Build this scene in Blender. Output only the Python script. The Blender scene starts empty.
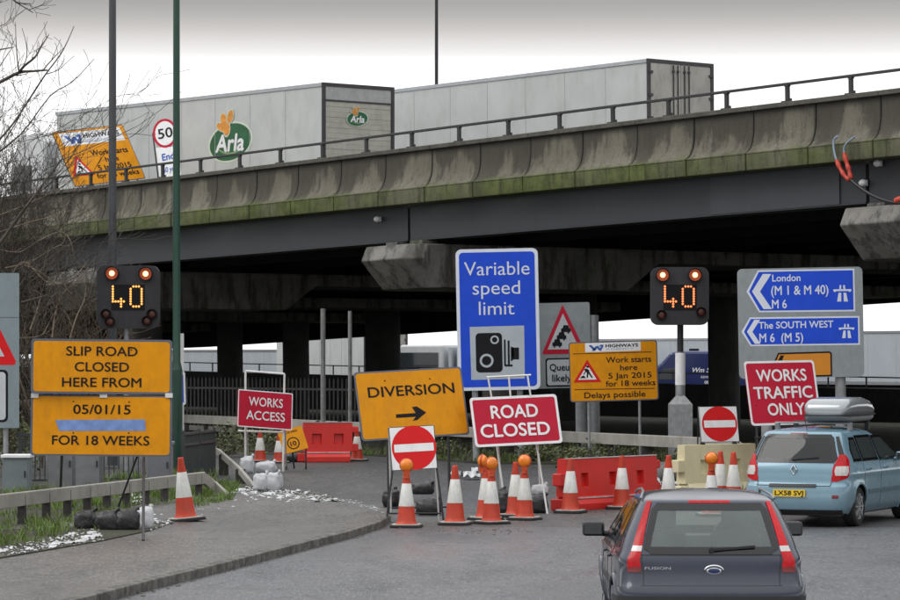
import bpy, bmesh, math, random
import numpy as np
from mathutils import Vector, Matrix
R = math.radians
rnd = random.Random(7)
scene = bpy.context.scene
COL = scene.collection

# ------------------------------------------------------------------ camera
F, H, YH = 3100.0, 2.75, 357.0        # focal length in photo pixels, eye height, horizon row
cam = bpy.data.cameras.new('camera')
cam.sensor_width = 36; cam.lens = F/900*36; cam.shift_y = (YH-300)/900
cam.clip_start = 0.5; cam.clip_end = 6000
camo = bpy.data.objects.new('camera', cam); COL.objects.link(camo)
camo.location = (0, 0, H); camo.rotation_euler = (R(90), 0, 0)
scene.camera = camo

# ------------------------------------------------------------------ overcast sky + weak soft sun
SUN_EL, SUN_AZ = 45, 250               # sun behind the camera, to its left
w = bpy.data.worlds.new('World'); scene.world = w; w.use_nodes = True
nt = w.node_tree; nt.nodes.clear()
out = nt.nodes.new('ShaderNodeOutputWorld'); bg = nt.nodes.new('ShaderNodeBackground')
sky = nt.nodes.new('ShaderNodeTexSky'); sky.sky_type = 'NISHITA'; sky.sun_disc = False
sky.sun_elevation = R(SUN_EL); sky.sun_rotation = R(SUN_AZ)
hs = nt.nodes.new('ShaderNodeHueSaturation'); hs.inputs['Saturation'].default_value = 0.25
nt.links.new(sky.outputs[0], hs.inputs['Color'])
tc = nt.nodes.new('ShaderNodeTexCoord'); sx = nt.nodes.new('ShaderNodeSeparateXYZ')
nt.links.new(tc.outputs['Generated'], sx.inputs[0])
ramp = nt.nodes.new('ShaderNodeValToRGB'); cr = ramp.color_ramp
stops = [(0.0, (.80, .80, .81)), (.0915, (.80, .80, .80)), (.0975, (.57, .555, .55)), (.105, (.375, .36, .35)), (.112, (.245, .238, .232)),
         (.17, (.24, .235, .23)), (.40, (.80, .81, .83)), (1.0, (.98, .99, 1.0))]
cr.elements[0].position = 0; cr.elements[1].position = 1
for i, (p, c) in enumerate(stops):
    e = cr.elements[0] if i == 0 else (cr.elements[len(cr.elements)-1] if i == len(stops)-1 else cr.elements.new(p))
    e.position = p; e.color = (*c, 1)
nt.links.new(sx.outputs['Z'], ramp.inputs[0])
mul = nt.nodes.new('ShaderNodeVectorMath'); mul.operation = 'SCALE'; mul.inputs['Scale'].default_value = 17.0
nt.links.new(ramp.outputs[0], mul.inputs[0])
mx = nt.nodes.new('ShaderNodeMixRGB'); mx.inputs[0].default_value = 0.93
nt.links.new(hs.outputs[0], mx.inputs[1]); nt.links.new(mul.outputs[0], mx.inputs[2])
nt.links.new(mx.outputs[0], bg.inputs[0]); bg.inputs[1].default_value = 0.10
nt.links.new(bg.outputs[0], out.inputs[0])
sl = bpy.data.lights.new('sun', 'SUN'); sl.energy = 1.0; sl.angle = R(32); sl.color = (1, .97, .92)
so = bpy.data.objects.new('sun', sl); COL.objects.link(so)
az = R(SUN_AZ); el = R(SUN_EL)
sd = Vector((math.sin(az)*math.cos(el), math.cos(az)*math.cos(el), math.sin(el)))
so.rotation_euler = sd.to_track_quat('Z', 'Y').to_euler(); so.location = (0, -20, 40)
vs = scene.view_settings
scene.display_settings.display_device = 'sRGB'
vs.view_transform = 'Standard'; vs.look = 'None'; vs.gamma = 1; vs.use_curve_mapping = False
vs.exposure = 0.0
scene.render.engine = 'CYCLES'
scene.cycles.max_bounces = 8; scene.cycles.transparent_max_bounces = 12
scene.cycles.sample_clamp_indirect = 6

# ------------------------------------------------------------------ materials
MATS = {}
def M(name, rgb, rough=.55, metal=0.0, var=.12, scale=4.0, bump=0.0, bscale=40.0, dirt=0.0, dirtcol=(.10, .09, .075), trans=0.0, emit=0.0, coat=0.0, spec=.5, rvar=0.0):
    if name in MATS: return MATS[name]
    m = bpy.data.materials.new(name); m.use_nodes = True; MATS[name] = m
    n = m.node_tree; b = n.nodes['Principled BSDF']
    b.inputs['Roughness'].default_value = rough; b.inputs['Metallic'].default_value = metal
    b.inputs['Specular IOR Level'].default_value = spec
    if coat: b.inputs['Coat Weight'].default_value = coat; b.inputs['Coat Roughness'].default_value = .06
    if trans: b.inputs['Transmission Weight'].default_value = trans; b.inputs['IOR'].default_value = 1.02 if trans > .9 else 1.3
    if emit:
        b.inputs['Emission Color'].default_value = (*rgb, 1); b.inputs['Emission Strength'].default_value = emit
    t = n.nodes.new('ShaderNodeTexCoord'); nz = n.nodes.new('ShaderNodeTexNoise')
    nz.inputs['Scale'].default_value = scale; nz.inputs['Detail'].default_value = 6; nz.inputs['Roughness'].default_value = .62
    oi = n.nodes.new('ShaderNodeObjectInfo'); sh = n.nodes.new('ShaderNodeVectorMath'); sh.operation = 'SCALE'; sh.inputs[0].default_value = (37., 53., 71.); n.links.new(oi.outputs['Random'], sh.inputs['Scale'])
    ad = n.nodes.new('ShaderNodeVectorMath'); ad.operation = 'ADD'; n.links.new(t.outputs['Object'], ad.inputs[0]); n.links.new(sh.outputs[0], ad.inputs[1]); OBJ = ad.outputs[0]   # every copy wears differently
    n.links.new(OBJ, nz.inputs['Vector'])
    r_ = n.nodes.new('ShaderNodeMapRange'); r_.inputs[1].default_value = .3; r_.inputs[2].default_value = .7
    r_.inputs[3].default_value = 1-var; r_.inputs[4].default_value = 1+var
    n.links.new(nz.outputs['Fac'], r_.inputs[0])
    r2 = n.nodes.new('ShaderNodeMapRange'); r2.inputs[3].default_value = 1-var*.5; r2.inputs[4].default_value = 1+var*.5
    n.links.new(oi.outputs['Random'], r2.inputs[0])
    mm = n.nodes.new('ShaderNodeMath'); mm.operation = 'MULTIPLY'
    n.links.new(r_.outputs[0], mm.inputs[0]); n.links.new(r2.outputs[0], mm.inputs[1])
    v = n.nodes.new('ShaderNodeVectorMath'); v.operation = 'SCALE'; v.inputs[0].default_value = rgb
    n.links.new(mm.outputs[0], v.inputs['Scale'])
    col = v.outputs[0]
    if dirt:
        nz2 = n.nodes.new('ShaderNodeTexNoise'); nz2.inputs['Scale'].default_value = scale*2.3; nz2.inputs['Detail'].default_value = 9; nz2.inputs['Roughness'].default_value = .72
        mp = n.nodes.new('ShaderNodeMapping'); mp.inputs['Scale'].default_value = (1, 1, .35)
        n.links.new(OBJ, mp.inputs[0]); n.links.new(mp.outputs[0], nz2.inputs['Vector'])
        d = n.nodes.new('ShaderNodeMapRange'); d.inputs[1].default_value = .5; d.inputs[2].default_value = .75; d.inputs[4].default_value = dirt
        n.links.new(nz2.outputs['Fac'], d.inputs[0])
        mi = n.nodes.new('ShaderNodeMixRGB'); mi.inputs[2].default_value = (*dirtcol, 1)
        n.links.new(d.outputs[0], mi.inputs[0]); n.links.new(col, mi.inputs[1]); col = mi.outputs[0]
    n.links.new(col, b.inputs['Base Color'])
    if rvar:
        rr = n.nodes.new('ShaderNodeMapRange'); rr.inputs[1].default_value = .35; rr.inputs[2].default_value = .65
        rr.inputs[3].default_value = max(.05, rough-rvar); rr.inputs[4].default_value = min(1, rough+rvar)
        n.links.new(nz.outputs['Fac'], rr.inputs[0]); n.links.new(rr.outputs[0], b.inputs['Roughness'])
    if bump:
        nb = n.nodes.new('ShaderNodeTexNoise'); nb.inputs['Scale'].default_value = bscale; nb.inputs['Detail'].default_value = 8
        n.links.new(t.outputs['Object'], nb.inputs['Vector'])
        bp = n.nodes.new('ShaderNodeBump'); bp.inputs['Strength'].default_value = bump; bp.inputs['Distance'].default_value = .02
        n.links.new(nb.outputs['Fac'], bp.inputs['Height']); n.links.new(bp.outputs[0], b.inputs['Normal'])
    return m
def glass(name, tint, alpha_mix=.55, rough=.03, painted_sheen=(.15, .18, .18)):
    """car glass: tinted see-through sheet with a real reflection over a painted sheen"""
    m = bpy.data.materials.new(name); m.use_nodes = True; MATS[name] = m
    n = m.node_tree; n.nodes.clear()
    o = n.nodes.new('ShaderNodeOutputMaterial'); tr = n.nodes.new('ShaderNodeBsdfTransparent'); tr.inputs[0].default_value = (*tint, 1)
    gl = n.nodes.new('ShaderNodeBsdfGlossy'); gl.inputs['Roughness'].default_value = rough
    df = n.nodes.new('ShaderNodeBsdfDiffuse'); df.inputs[0].default_value = (*painted_sheen, 1)  # even diffuse colour, standing in for sky reflected in the pane
    lw = n.nodes.new('ShaderNodeLayerWeight'); lw.inputs[0].default_value = .5
    pw = n.nodes.new('ShaderNodeMath'); pw.operation = 'POWER'; pw.inputs[1].default_value = 4; n.links.new(lw.outputs['Facing'], pw.inputs[0])
    fr = n.nodes.new('ShaderNodeMapRange'); fr.inputs[3].default_value = .045; fr.inputs[4].default_value = .8; n.links.new(pw.outputs[0], fr.inputs[0])
    tcn = n.nodes.new('ShaderNodeTexCoord'); nn = n.nodes.new('ShaderNodeTexNoise'); nn.inputs['Scale'].default_value = 5; nn.inputs['Detail'].default_value = 8
    n.links.new(tcn.outputs['Object'], nn.inputs['Vector'])
    mr = n.nodes.new('ShaderNodeMapRange'); mr.inputs[3].default_value = max(0, alpha_mix-.06); mr.inputs[4].default_value = alpha_mix+.06
    n.links.new(nn.outputs['Fac'], mr.inputs[0])
    a = n.nodes.new('ShaderNodeMixShader'); n.links.new(mr.outputs[0], a.inputs[0]); n.links.new(tr.outputs[0], a.inputs[1]); n.links.new(df.outputs[0], a.inputs[2])
    c = n.nodes.new('ShaderNodeMixShader'); n.links.new(fr.outputs[0], c.inputs[0]); n.links.new(a.outputs[0], c.inputs[1]); n.links.new(gl.outputs[0], c.inputs[2])
    n.links.new(c.outputs[0], o.inputs[0]); return m
class NG:
    """tiny node helper for the hand-made materials"""
    def __init__(s, name, rough=.7):
        s.m = bpy.data.materials.new(name); s.m.use_nodes = True; MATS[name] = s.m; s.n = s.m.node_tree
        s.b = s.n.nodes['Principled BSDF']; s.b.inputs['Roughness'].default_value = rough
        s.tc = s.n.nodes.new('ShaderNodeTexCoord'); s.obj = s.tc.outputs['Object']
    def L(s, a, b): s.n.links.new(a, b)
    def noise(s, scale, detail=6, rough=.6, stretch=None, vec=None, out='Fac'):
        x = s.n.nodes.new('ShaderNodeTexNoise'); x.inputs['Scale'].default_value = scale; x.inputs['Detail'].default_value = detail; x.inputs['Roughness'].default_value = rough
        v = vec or s.obj
        if stretch:
            mp = s.n.nodes.new('ShaderNodeMapping'); mp.inputs['Scale'].default_value = stretch; s.L(v, mp.inputs[0]); v = mp.outputs[0]
        s.L(v, x.inputs['Vector']); return x.outputs[out]
    def rng(s, v, a, b, c=0., d=1., smooth=True):
        x = s.n.nodes.new('ShaderNodeMapRange')
        if smooth: x.interpolation_type = 'SMOOTHSTEP'
        for i, q in enumerate((a, b, c, d)): x.inputs[i+1].default_value = q
        s.L(v, x.inputs[0]); return x.outputs[0]
    def math(s, op, a, b=None):
        x = s.n.nodes.new('ShaderNodeMath'); x.operation = op
        for i, q in enumerate((a, b)):
            if q is None: continue
            if isinstance(q, (int, float)): x.inputs[i].default_value = q
            else: s.L(q, x.inputs[i])
        return x.outputs[0]
    def mix(s, f, a, b):
        x = s.n.nodes.new('ShaderNodeMixRGB')
        for i, q in enumerate((f, a, b)):
            if isinstance(q, (int, float)): x.inputs[i].default_value = q
            elif isinstance(q, tuple): x.inputs[i].default_value = (*q, 1)
            else: s.L(q, x.inputs[i])
        return x.outputs[0]
    def xyz(s):
        x = s.n.nodes.new('ShaderNodeSeparateXYZ'); s.L(s.obj, x.inputs[0]); return x.outputs
    def color(s, c): s.L(c, s.b.inputs['Base Color'])
    def rough(s, c): s.L(c, s.b.inputs['Roughness'])
    def bump(s, h, strength=.4, dist=.02):
        x = s.n.nodes.new('ShaderNodeBump'); x.inputs['Strength'].default_value = strength; x.inputs['Distance'].default_value = dist
        s.L(h, x.inputs['Height']); s.L(x.outputs[0], s.b.inputs['Normal'])

# ------------------------------------------------------------------ places
def zg(Y):
    t = min(1, max(0, (Y-52)/20)); return .35*t*t*(3-2*t)
def G(px, py, dz=0.0):
    Y = F*(H-dz)/(py-YH)
    for _ in range(40): Y = .5*Y+.5*F*(H-dz-zg(Y))/(py-YH)
    return Vector(((px-450)*Y/F, Y, zg(Y)+dz))
def Q(px, py, s): return Vector(((px-450)/s, F/s, H-(py-YH)/s))
def GS(px, s, dz=0.0): return Vector(((px-450)/s, F/s, zg(F/s)+dz))

# ------------------------------------------------------------------ object helpers
WM = {}
def thing(name, label, cat, loc=(0, 0, 0), group=None, matrix=None):
    o = bpy.data.objects.new(name, None); COL.objects.link(o); o.empty_display_size = .2
    mw = matrix if matrix is not None else Matrix.Translation(Vector(loc))
    o.matrix_world = mw; WM[o] = mw
    o['label'] = label; o['category'] = cat
    if group: o['group'] = group
    return o
def tag(o, label, cat, group=None, kind=None):
    if label: o['label'] = label
    if cat: o['category'] = cat
    if group: o['group'] = group
    if kind: o['kind'] = kind
    return o
def link(name, me, parent=None, mw=None):
    o = bpy.data.objects.new(name, me); COL.objects.link(o)
    mw = mw if mw is not None else (WM[parent] if parent is not None else Matrix())
    if parent is not None:
        o.parent = parent; o.matrix_basis = WM[parent].inverted() @ mw
    else: o.matrix_world = mw
    WM[o] = mw; return o
def dup(o, parent=None, mw=None):
    c = o.copy(); COL.objects.link(c)
    if parent is not None: c.parent = parent; WM[c] = WM[parent] @ o.matrix_basis
    elif mw is not None: c.matrix_world = mw; WM[c] = mw
    for ch in [x for x in WM if x.parent == o]: dup(ch, c)
    return c
class MB:
    """collects shapes; build() links them as ONE mesh object"""
    def __init__(s): s.v = []; s.f = []; s.mi = []
    def add(s, vs, fs, mi=0):
        b = len(s.v); s.v += [tuple(q) for q in vs]; s.f += [tuple(b+i for i in f) for f in fs]; s.mi += [mi]*len(fs); return s
    def box(s, c, d, rz=0, mi=0, m=None):
        x, y, z = d[0]/2, d[1]/2, d[2]/2
        P = [Vector((a*x, b*y, e*z)) for e in (-1, 1) for b in (-1, 1) for a in (-1, 1)]
        m4 = m if m is not None else Matrix.Rotation(rz, 3, 'Z')
        return s.add([m4 @ p+Vector(c) for p in P], [(0, 2, 3, 1), (4, 5, 7, 6), (0, 1, 5, 4), (2, 6, 7, 3), (0, 4, 6, 2), (1, 3, 7, 5)], mi)
    def bar(s, a, b, wd, ht, mi=0):
        a = Vector(a); b = Vector(b); d = (b-a); L = d.length; d.normalize()
        up = Vector((0, 0, 1)) if abs(d.z) < .95 else Vector((0, 1, 0))
        x = d.cross(up).normalized(); z = x.cross(d).normalized()
        m = Matrix((x, d, z)).transposed()
        return s.box((a+b)/2, (wd, L, ht), m=m, mi=mi)
    def tube(s, pts, r, n=8, cap=True, mi=0):
        pts = [Vector(p) for p in pts]; rs = r if isinstance(r, (list, tuple)) else [r]*len(pts)
        b = len(s.v); ref = None
        for i, p in enumerate(pts):
            d = (pts[min(i+1, len(pts)-1)]-pts[max(i-1, 0)]).normalized()
            if ref is None: ref = Vector((0, 0, 1)) if abs(d.z) < .9 else Vector((1, 0, 0))
            x = d.cross(ref)
            if x.length < 1e-4: x = d.orthogonal()
            x.normalize(); y = d.cross(x).normalized(); ref = x.cross(d)
            for k in range(n):
                a = 2*math.pi*k/n; s.v.append(tuple(p+(x*math.cos(a)+y*math.sin(a))*rs[i]))
        fs = []
        for i in range(len(pts)-1):
            for k in range(n): fs.append((b+i*n+k, b+i*n+(k+1) % n, b+(i+1)*n+(k+1) % n, b+(i+1)*n+k))
        if cap: fs.append(tuple(b+k for k in reversed(range(n)))); fs.append(tuple(b+(len(pts)-1)*n+k for k in range(n)))
        s.f += fs; s.mi += [mi]*len(fs); return s
    def lathe(s, prof, c=(0, 0, 0), n=24, mi=0, cap=True, m=None):
        b = len(s.v); c = Vector(c)
        for r, z in prof:
            for k in range(n):
                a = 2*math.pi*k/n; p = Vector((r*math.cos(a), r*math.sin(a), z))
                s.v.append(tuple((m @ p if m is not None else p)+c))
        fs = []
        for i in range(len(prof)-1):
            for k in range(n): fs.append((b+i*n+k, b+i*n+(k+1) % n, b+(i+1)*n+(k+1) % n, b+(i+1)*n+k))
        if cap: fs.append(tuple(b+k for k in reversed(range(n)))); fs.append(tuple(b+(len(prof)-1)*n+k for k in range(n)))
        s.f += fs; s.mi += [mi]*len(fs); return s
    def prism(s, poly, y0, y1, ax='xz', mi=0):
        """polygon in a plane, extruded along the third axis from y0 to y1"""
        def P(a, b, t): return {'xz': (a, t, b), 'xy': (a, b, t), 'yz': (t, a, b)}[ax]
        n = len(poly)
        vs = [P(a, b, y0) for a, b in poly]+[P(a, b, y1) for a, b in poly]
        return s.add(vs, [tuple(range(n)), tuple(reversed(range(n, 2*n)))]+[(i, n+i, n+(i+1) % n, (i+1) % n) for i in range(n)], mi)
    def ball(s, c, r, nu=14, nv=9, pw=1.0, seed=None, amp=0.0, mi=0):
        """superellipsoid, optionally lumpy"""
        b = len(s.v); c = Vector(c); rr = random.Random(seed); ph = [rr.uniform(0, 6.28) for _ in range(6)]
        def e(t): return math.copysign(abs(t)**pw, t)
        for j in range(nv+1):
            la = -math.pi/2+math.pi*j/nv
            for i in range(nu):
                lo = 2*math.pi*i/nu
                k = 1+amp*(math.sin(3*lo+ph[0])*math.cos(2*la+ph[1])+.6*math.sin(5*lo+ph[2]+3*la)+.5*math.sin(2*lo+ph[3]))
                s.v.append(tuple(c+Vector((r[0]*e(math.cos(la))*e(math.cos(lo))*k, r[1]*e(math.cos(la))*e(math.sin(lo))*k, r[2]*e(math.sin(la))*k))))
        fs = [(b+j*nu+i, b+j*nu+(i+1) % nu, b+(j+1)*nu+(i+1) % nu, b+(j+1)*nu+i) for j in range(nv) for i in range(nu)]
        s.f += fs; s.mi += [mi]*len(fs); return s
    def build(s, name, mat, parent=None, local=False, mw=None, smooth=None, bevel=0.0, fix=True):
        """verts are world coordinates unless local (then the parent's / mw's own frame)"""
        base = mw if mw is not None else (WM[parent] if parent is not None else Matrix())
        V = s.v
        if not local and base != Matrix():
            inv = base.inverted(); V = [tuple(inv @ Vector(p)) for p in V]
        me = bpy.data.meshes.new(name); me.from_pydata(V, [], s.f)
        ms = mat if isinstance(mat, (list, tuple)) else [mat]
        for m in ms: me.materials.append(m)
        if len(ms) > 1: me.polygons.foreach_set('material_index', s.mi)
        if fix:
            bm = bmesh.new(); bm.from_mesh(me); bmesh.ops.remove_doubles(bm, verts=bm.verts, dist=1e-5)
            bmesh.ops.recalc_face_normals(bm, faces=bm.faces); bm.to_mesh(me); bm.free()
        if smooth is not None:
            me.polygons.foreach_set('use_smooth', [True]*len(me.polygons))
            me.set_sharp_from_angle(angle=R(smooth))
        me.update()
        o = link(name, me, parent, base)
        if bevel:
            md = o.modifiers.new('bevel', 'BEVEL'); md.width = bevel; md.segments = 2; md.limit_method = 'ANGLE'; md.angle_limit = R(40)
        return o
def rrect(cx, cy, wd, ht, r, n=5):
    P = []
    for (sx_, sy_, a0) in ((1, -1, -90), (1, 1, 0), (-1, 1, 90), (-1, -1, 180)):
        for i in range(n+1):
            a = R(a0+90*i/n); P.append((cx+sx_*(wd/2-r)+r*math.cos(a), cy+sy_*(ht/2-r)+r*math.sin(a)))
    return P
# ---- writing
TXT = {}
def text_geo(st, bold=0.0, shear=0.0, spacing=1.0):
    k = (st, bold, shear, spacing)
    if k in TXT: return TXT[k]
    cu = bpy.data.curves.new('txt', 'FONT'); cu.body = st; cu.size = 1; cu.offset = bold; cu.shear = shear; cu.space_character = spacing
    cu.resolution_u = 4; cu.fill_mode = 'FRONT'
    o = bpy.data.objects.new('txt', cu); COL.objects.link(o)
    dg = bpy.context.evaluated_depsgraph_get(); me = o.evaluated_get(dg).to_mesh()
    vs = [(v.co.x, v.co.y) for v in me.vertices]; fs = [tuple(p.vertices) for p in me.polygons]
    o.evaluated_get(dg).to_mesh_clear(); bpy.data.objects.remove(o); bpy.data.curves.remove(cu)
    TXT[k] = (vs, fs); return TXT[k]
def text_fit(mb, st, cx, cy, wd, cap, y, bold=.012, shear=0.0, spacing=1.0, mi=0):
    """write st centred on (cx, cy) in the x-z plane of a panel; cap = height of a capital"""
    vs, fs = text_geo(st, 0.0, shear, spacing)
    hv, _ = text_geo('H', 0.0); ch = max(v[1] for v in hv)
    x0 = min(v[0] for v in vs); x1 = max(v[0] for v in vs)
    kx = wd/(x1-x0); ky = cap/ch
    # heavier strokes: the word laid four times, each copy a hair in front of the last
    for k, (dx, dy) in enumerate([(-bold, 0), (bold, 0), (0, -bold), (0, bold)] if bold > 0 else [(0, 0)]):
        mb.add([((v[0]+dx-(x0+x1)/2)*kx+cx, y-.0003*k, (v[1]+dy)*ky-cap/2+cy) for v in vs], fs, mi)
# ---- flat signs measured on the photograph, stood up where they are
class Panel:
    def __init__(s, TL, TR, BL, sc, lean=0.0, root=None):
        ux, uy = (TR[0]-TL[0])/sc, (TL[1]-TR[1])/sc; vx, vy = (TL[0]-BL[0])/sc, (BL[1]-TL[1])/sc
        b = math.hypot(vx, vy)*math.tan(R(lean)); dot = ux*vx+uy*vy
        a = -dot/b if abs(b) > 1e-4 else 0.0; a = max(-1.1*ux, min(1.1*ux, a))
        Y0 = F/sc
        def at(p, dy): return Q(p[0], p[1], F/(Y0+dy))
        pb, pt, pr = at(BL, -(a+b)/2), at(TL, (b-a)/2), at(TR, (a+b)/2)
        U = pr-pt; V = pt-pb; s.W = U.length; U.normalize(); V = V-U*V.dot(U); s.Hh = V.length; V.normalize(); N = V.cross(U)
        s.mw = Matrix.Translation(pb) @ Matrix((U, N, V)).transposed().to_4x4()
        s.TL, s.TR, s.BL = map(lambda p: Vector((p[0], p[1])), (TL, TR, BL)); s.eu = s.TR-s.TL; s.ev = s.TL-s.BL
        s.ku = s.W/s.eu.length; s.kv = s.Hh/s.ev.length
    def uv(s, px, py):
        d = Vector((px, py))-s.BL; det = s.eu.x*s.ev.y-s.eu.y*s.ev.x
        return ((d.x*s.ev.y-d.y*s.ev.x)/det*s.W, (s.eu.x*d.y-s.eu.y*d.x)/det*s.Hh)
    def world(s, u, v, y=0): return s.mw @ Vector((u, y, v))
    def text(s, mb, st, cx, cy, wpx, cpx, layer=2, bold=.012, shear=0.0, spacing=1.0, mi=0):
        u, v = s.uv(cx, cy); text_fit(mb, st, u, v, wpx*s.ku, cpx*s.kv, -.0025*layer, bold, shear, spacing, mi)
    def poly(s, mb, pts, layer=1, mi=0):
        q = [s.uv(*p) for p in pts]; mb.add([(a, -.0025*layer, b) for a, b in q], [tuple(range(len(q)))], mi)
    def flat(s, mb, uvs, layer=1, mi=0): mb.add([(a, -.0025*layer, b) for a, b in uvs], [tuple(range(len(uvs)))], mi)
    def ring(s, mb, outer, inner, layer=1, mi=0):
        n = len(outer); y = -.0025*layer
        mb.add([(a, y, b) for a, b in outer]+[(a, y, b) for a, b in inner], [(i, (i+1) % n, n+(i+1) % n, n+i) for i in range(n)], mi)
    def circ(s, cx, cy, rx, ry=None, n=36):
        u, v = s.uv(cx, cy); ry = ry or rx
        return [(u+rx*s.ku*math.cos(2*math.pi*i/n), v+ry*s.kv*math.sin(2*math.pi*i/n)) for i in range(n)]
    def plate(s, root, mat, name='panel', r=.03, th=.012, backmat=None):
        mb = MB(); mb.prism(rrect(s.W/2, s.Hh/2, s.W, s.Hh, r), 0, th)
        return mb.build(name, mat, root, local=True, mw=s.mw)
    def border(s, root, mat, wd, inset=0.0, r=.03, name='border', layer=1):
        mb = MB(); s.ring(mb, rrect(s.W/2, s.Hh/2, s.W-2*inset, s.Hh-2*inset, r), rrect(s.W/2, s.Hh/2, s.W-2*inset-2*wd, s.Hh-2*inset-2*wd, max(.004, r-wd*.4)), layer)
        return mb.build(name, mat, root, local=True, fix=False)

C = dict(
 yellow=M('sign_yellow', (.70, .275, .002), .5, var=.09, dirt=.40, dirtcol=(.34, .13, .012), spec=.2, rvar=.15), black=M('black_film', (.012, .012, .014), .6, var=.1, spec=.15),
 red=M('sign_maroon', (.50, .012, .038), .5, var=.06, dirt=.18, dirtcol=(.16, .02, .03), spec=.2), white=M('sign_white', (.80, .80, .81), .45, var=.06, dirt=.34, dirtcol=(.36, .35, .32)),
 nered=M('sign_red', (.64, .012, .014), .5, var=.05, dirt=.12, dirtcol=(.3, .03, .03), spec=.2), blue=M('sign_blue', (.016, .075, .62), .5, var=.08, spec=.2, dirt=.25, dirtcol=(.05, .10, .35)),
 silver=M('sign_letter_silver', (.70, .74, .82), .5, var=.05, spec=.2), grey=M('sign_grey', (.26, .29, .30), .55, var=.08, dirt=.35),
 palegrey=M('plate_pale_grey', (.50, .53, .55), .5, var=.06, dirt=.2),
 steel=M('galvanised_steel', (.30, .31, .32), .5, .35, var=.2, scale=9, dirt=.3), dark=M('dark_frame_steel', (.025, .026, .03), .5, .2, var=.2),
 wsteel=M('white_painted_steel', (.68, .68, .66), .45, var=.1, dirt=.35), edge=M('sign_edge_grey', (.10, .11, .14), .6, var=.1),
 tape=M('blue_cover_tape', (.17, .27, .55), .5, var=.25, scale=7), logoblue=M('logo_blue', (.03, .11, .42), .5), orange=M('orange_cover', (.66, .24, .008), .5, var=.06, dirt=.2),
)
# ================================================================== LARGE STRUCTURE
# ---- ground materials
def soil_mat():
    g = NG('soil_and_litter', .95); n1 = g.noise(.9, 8); n2 = g.noise(14, 8, .7)
    c = g.mix(g.rng(n1, .35, .65), (.030, .026, .020), (.045, .048, .026)); c = g.mix(g.rng(n2, .52, .7), c, (.085, .08, .06))
    g.color(c); g.bump(n2, .8, .05); return g.m
def asphalt_mat(name, base, dark, wet=.42):
    g = NG(name, .6); g.b.inputs['Specular IOR Level'].default_value = .4
    big = g.noise(.28, 6, .6, stretch=(1, .35, 1)); mid = g.noise(1.5, 8, .68, stretch=(1, .22, 1)); fine = g.noise(24, 5, .8, stretch=(1, .14, 1))
    grit = g.noise(60, 3, .7, stretch=(1, .10, 1))
    streak = g.noise(.9, 8, .7, stretch=(.25, 2.4, 1)); crack = g.noise(.8, 3, .5, stretch=(1, .6, 1))
    c = g.mix(g.rng(big, .36, .64), base, dark); c = g.mix(g.rng(mid, .48, .66, 0, .7), c, tuple(x*.55 for x in base)); c = g.mix(g.rng(streak, .52, .68, 0, .6), c, tuple(x*.6 for x in base))
    c = g.mix(g.rng(fine, .50, .66, 0, .75), c, tuple(min(1, x*1.9) for x in base)); c = g.mix(g.rng(fine, .46, .34, 0, .7), c, tuple(x*.35 for x in base)); c = g.mix(g.rng(grit, .58, .68, 0, .7), c, (.34, .33, .31))
    pz = g.noise(.16, 4, .5, stretch=(1, .5, 1)); c = g.mix(g.rng(pz, .50, .56, 0, .38), c, tuple(x*.45 for x in base))
    line = g.math('ABSOLUTE', g.math('SUBTRACT', crack, .5)); c = g.mix(g.rng(line, .004, .001, 0, .8), c, (.02, .02, .02))
    g.color(c); r = g.math('ADD', g.rng(big, .3, .7, wet-.06, wet+.14), g.rng(mid, .35, .65, -.06, .12)); g.rough(r)
    g.bump(g.math('ADD', fine, g.math('MULTIPLY', grit, .7)), .55, .012); return g.m
MSOIL = soil_mat()
MROAD = asphalt_mat('wet_asphalt', (.100, .104, .114), (.074, .076, .083), .36)
MSLIP = asphalt_mat('slip_road_asphalt', (.068, .068, .068), (.050, .050, .05), .47)
MPATH = asphalt_mat('footpath_asphalt', (.098, .093, .088), (.072, .068, .064), .42)
def kerb_mat():
    g = NG('kerb_concrete', .75); n = g.noise(6, 8, .7); n2 = g.noise(40, 4)
    c = g.mix(g.rng(n, .4, .65), (.055, .051, .045), (.15, .14, .125)); c = g.mix(g.rng(n2, .55, .7, 0, .5), c, (.22, .21, .19)); g.color(c); g.bump(n2, .4); return g.m
MKERB = kerb_mat()

# ---- the ground sheet, rising a little towards the verge and reaching the horizon
ys = [-60, 0, 20, 40]+[52+i*1.0 for i in range(0, 22)]+[80, 95, 120, 160, 300, 1000, 4500]
xs = [-3000, -600, -150, -60, -30, -15, 0, 15, 30, 60, 150, 600, 3000]
mb = MB(); mb.add([(x, y, zg(y)-.012) for y in ys for x in xs], [(j*len(xs)+i, j*len(xs)+i+1, (j+1)*len(xs)+i+1, (j+1)*len(xs)+i) for j in range(len(ys)-1) for i in range(len(xs)-1)])
tag(mb.build('ground', MSOIL), None, None, kind='structure')
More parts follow.
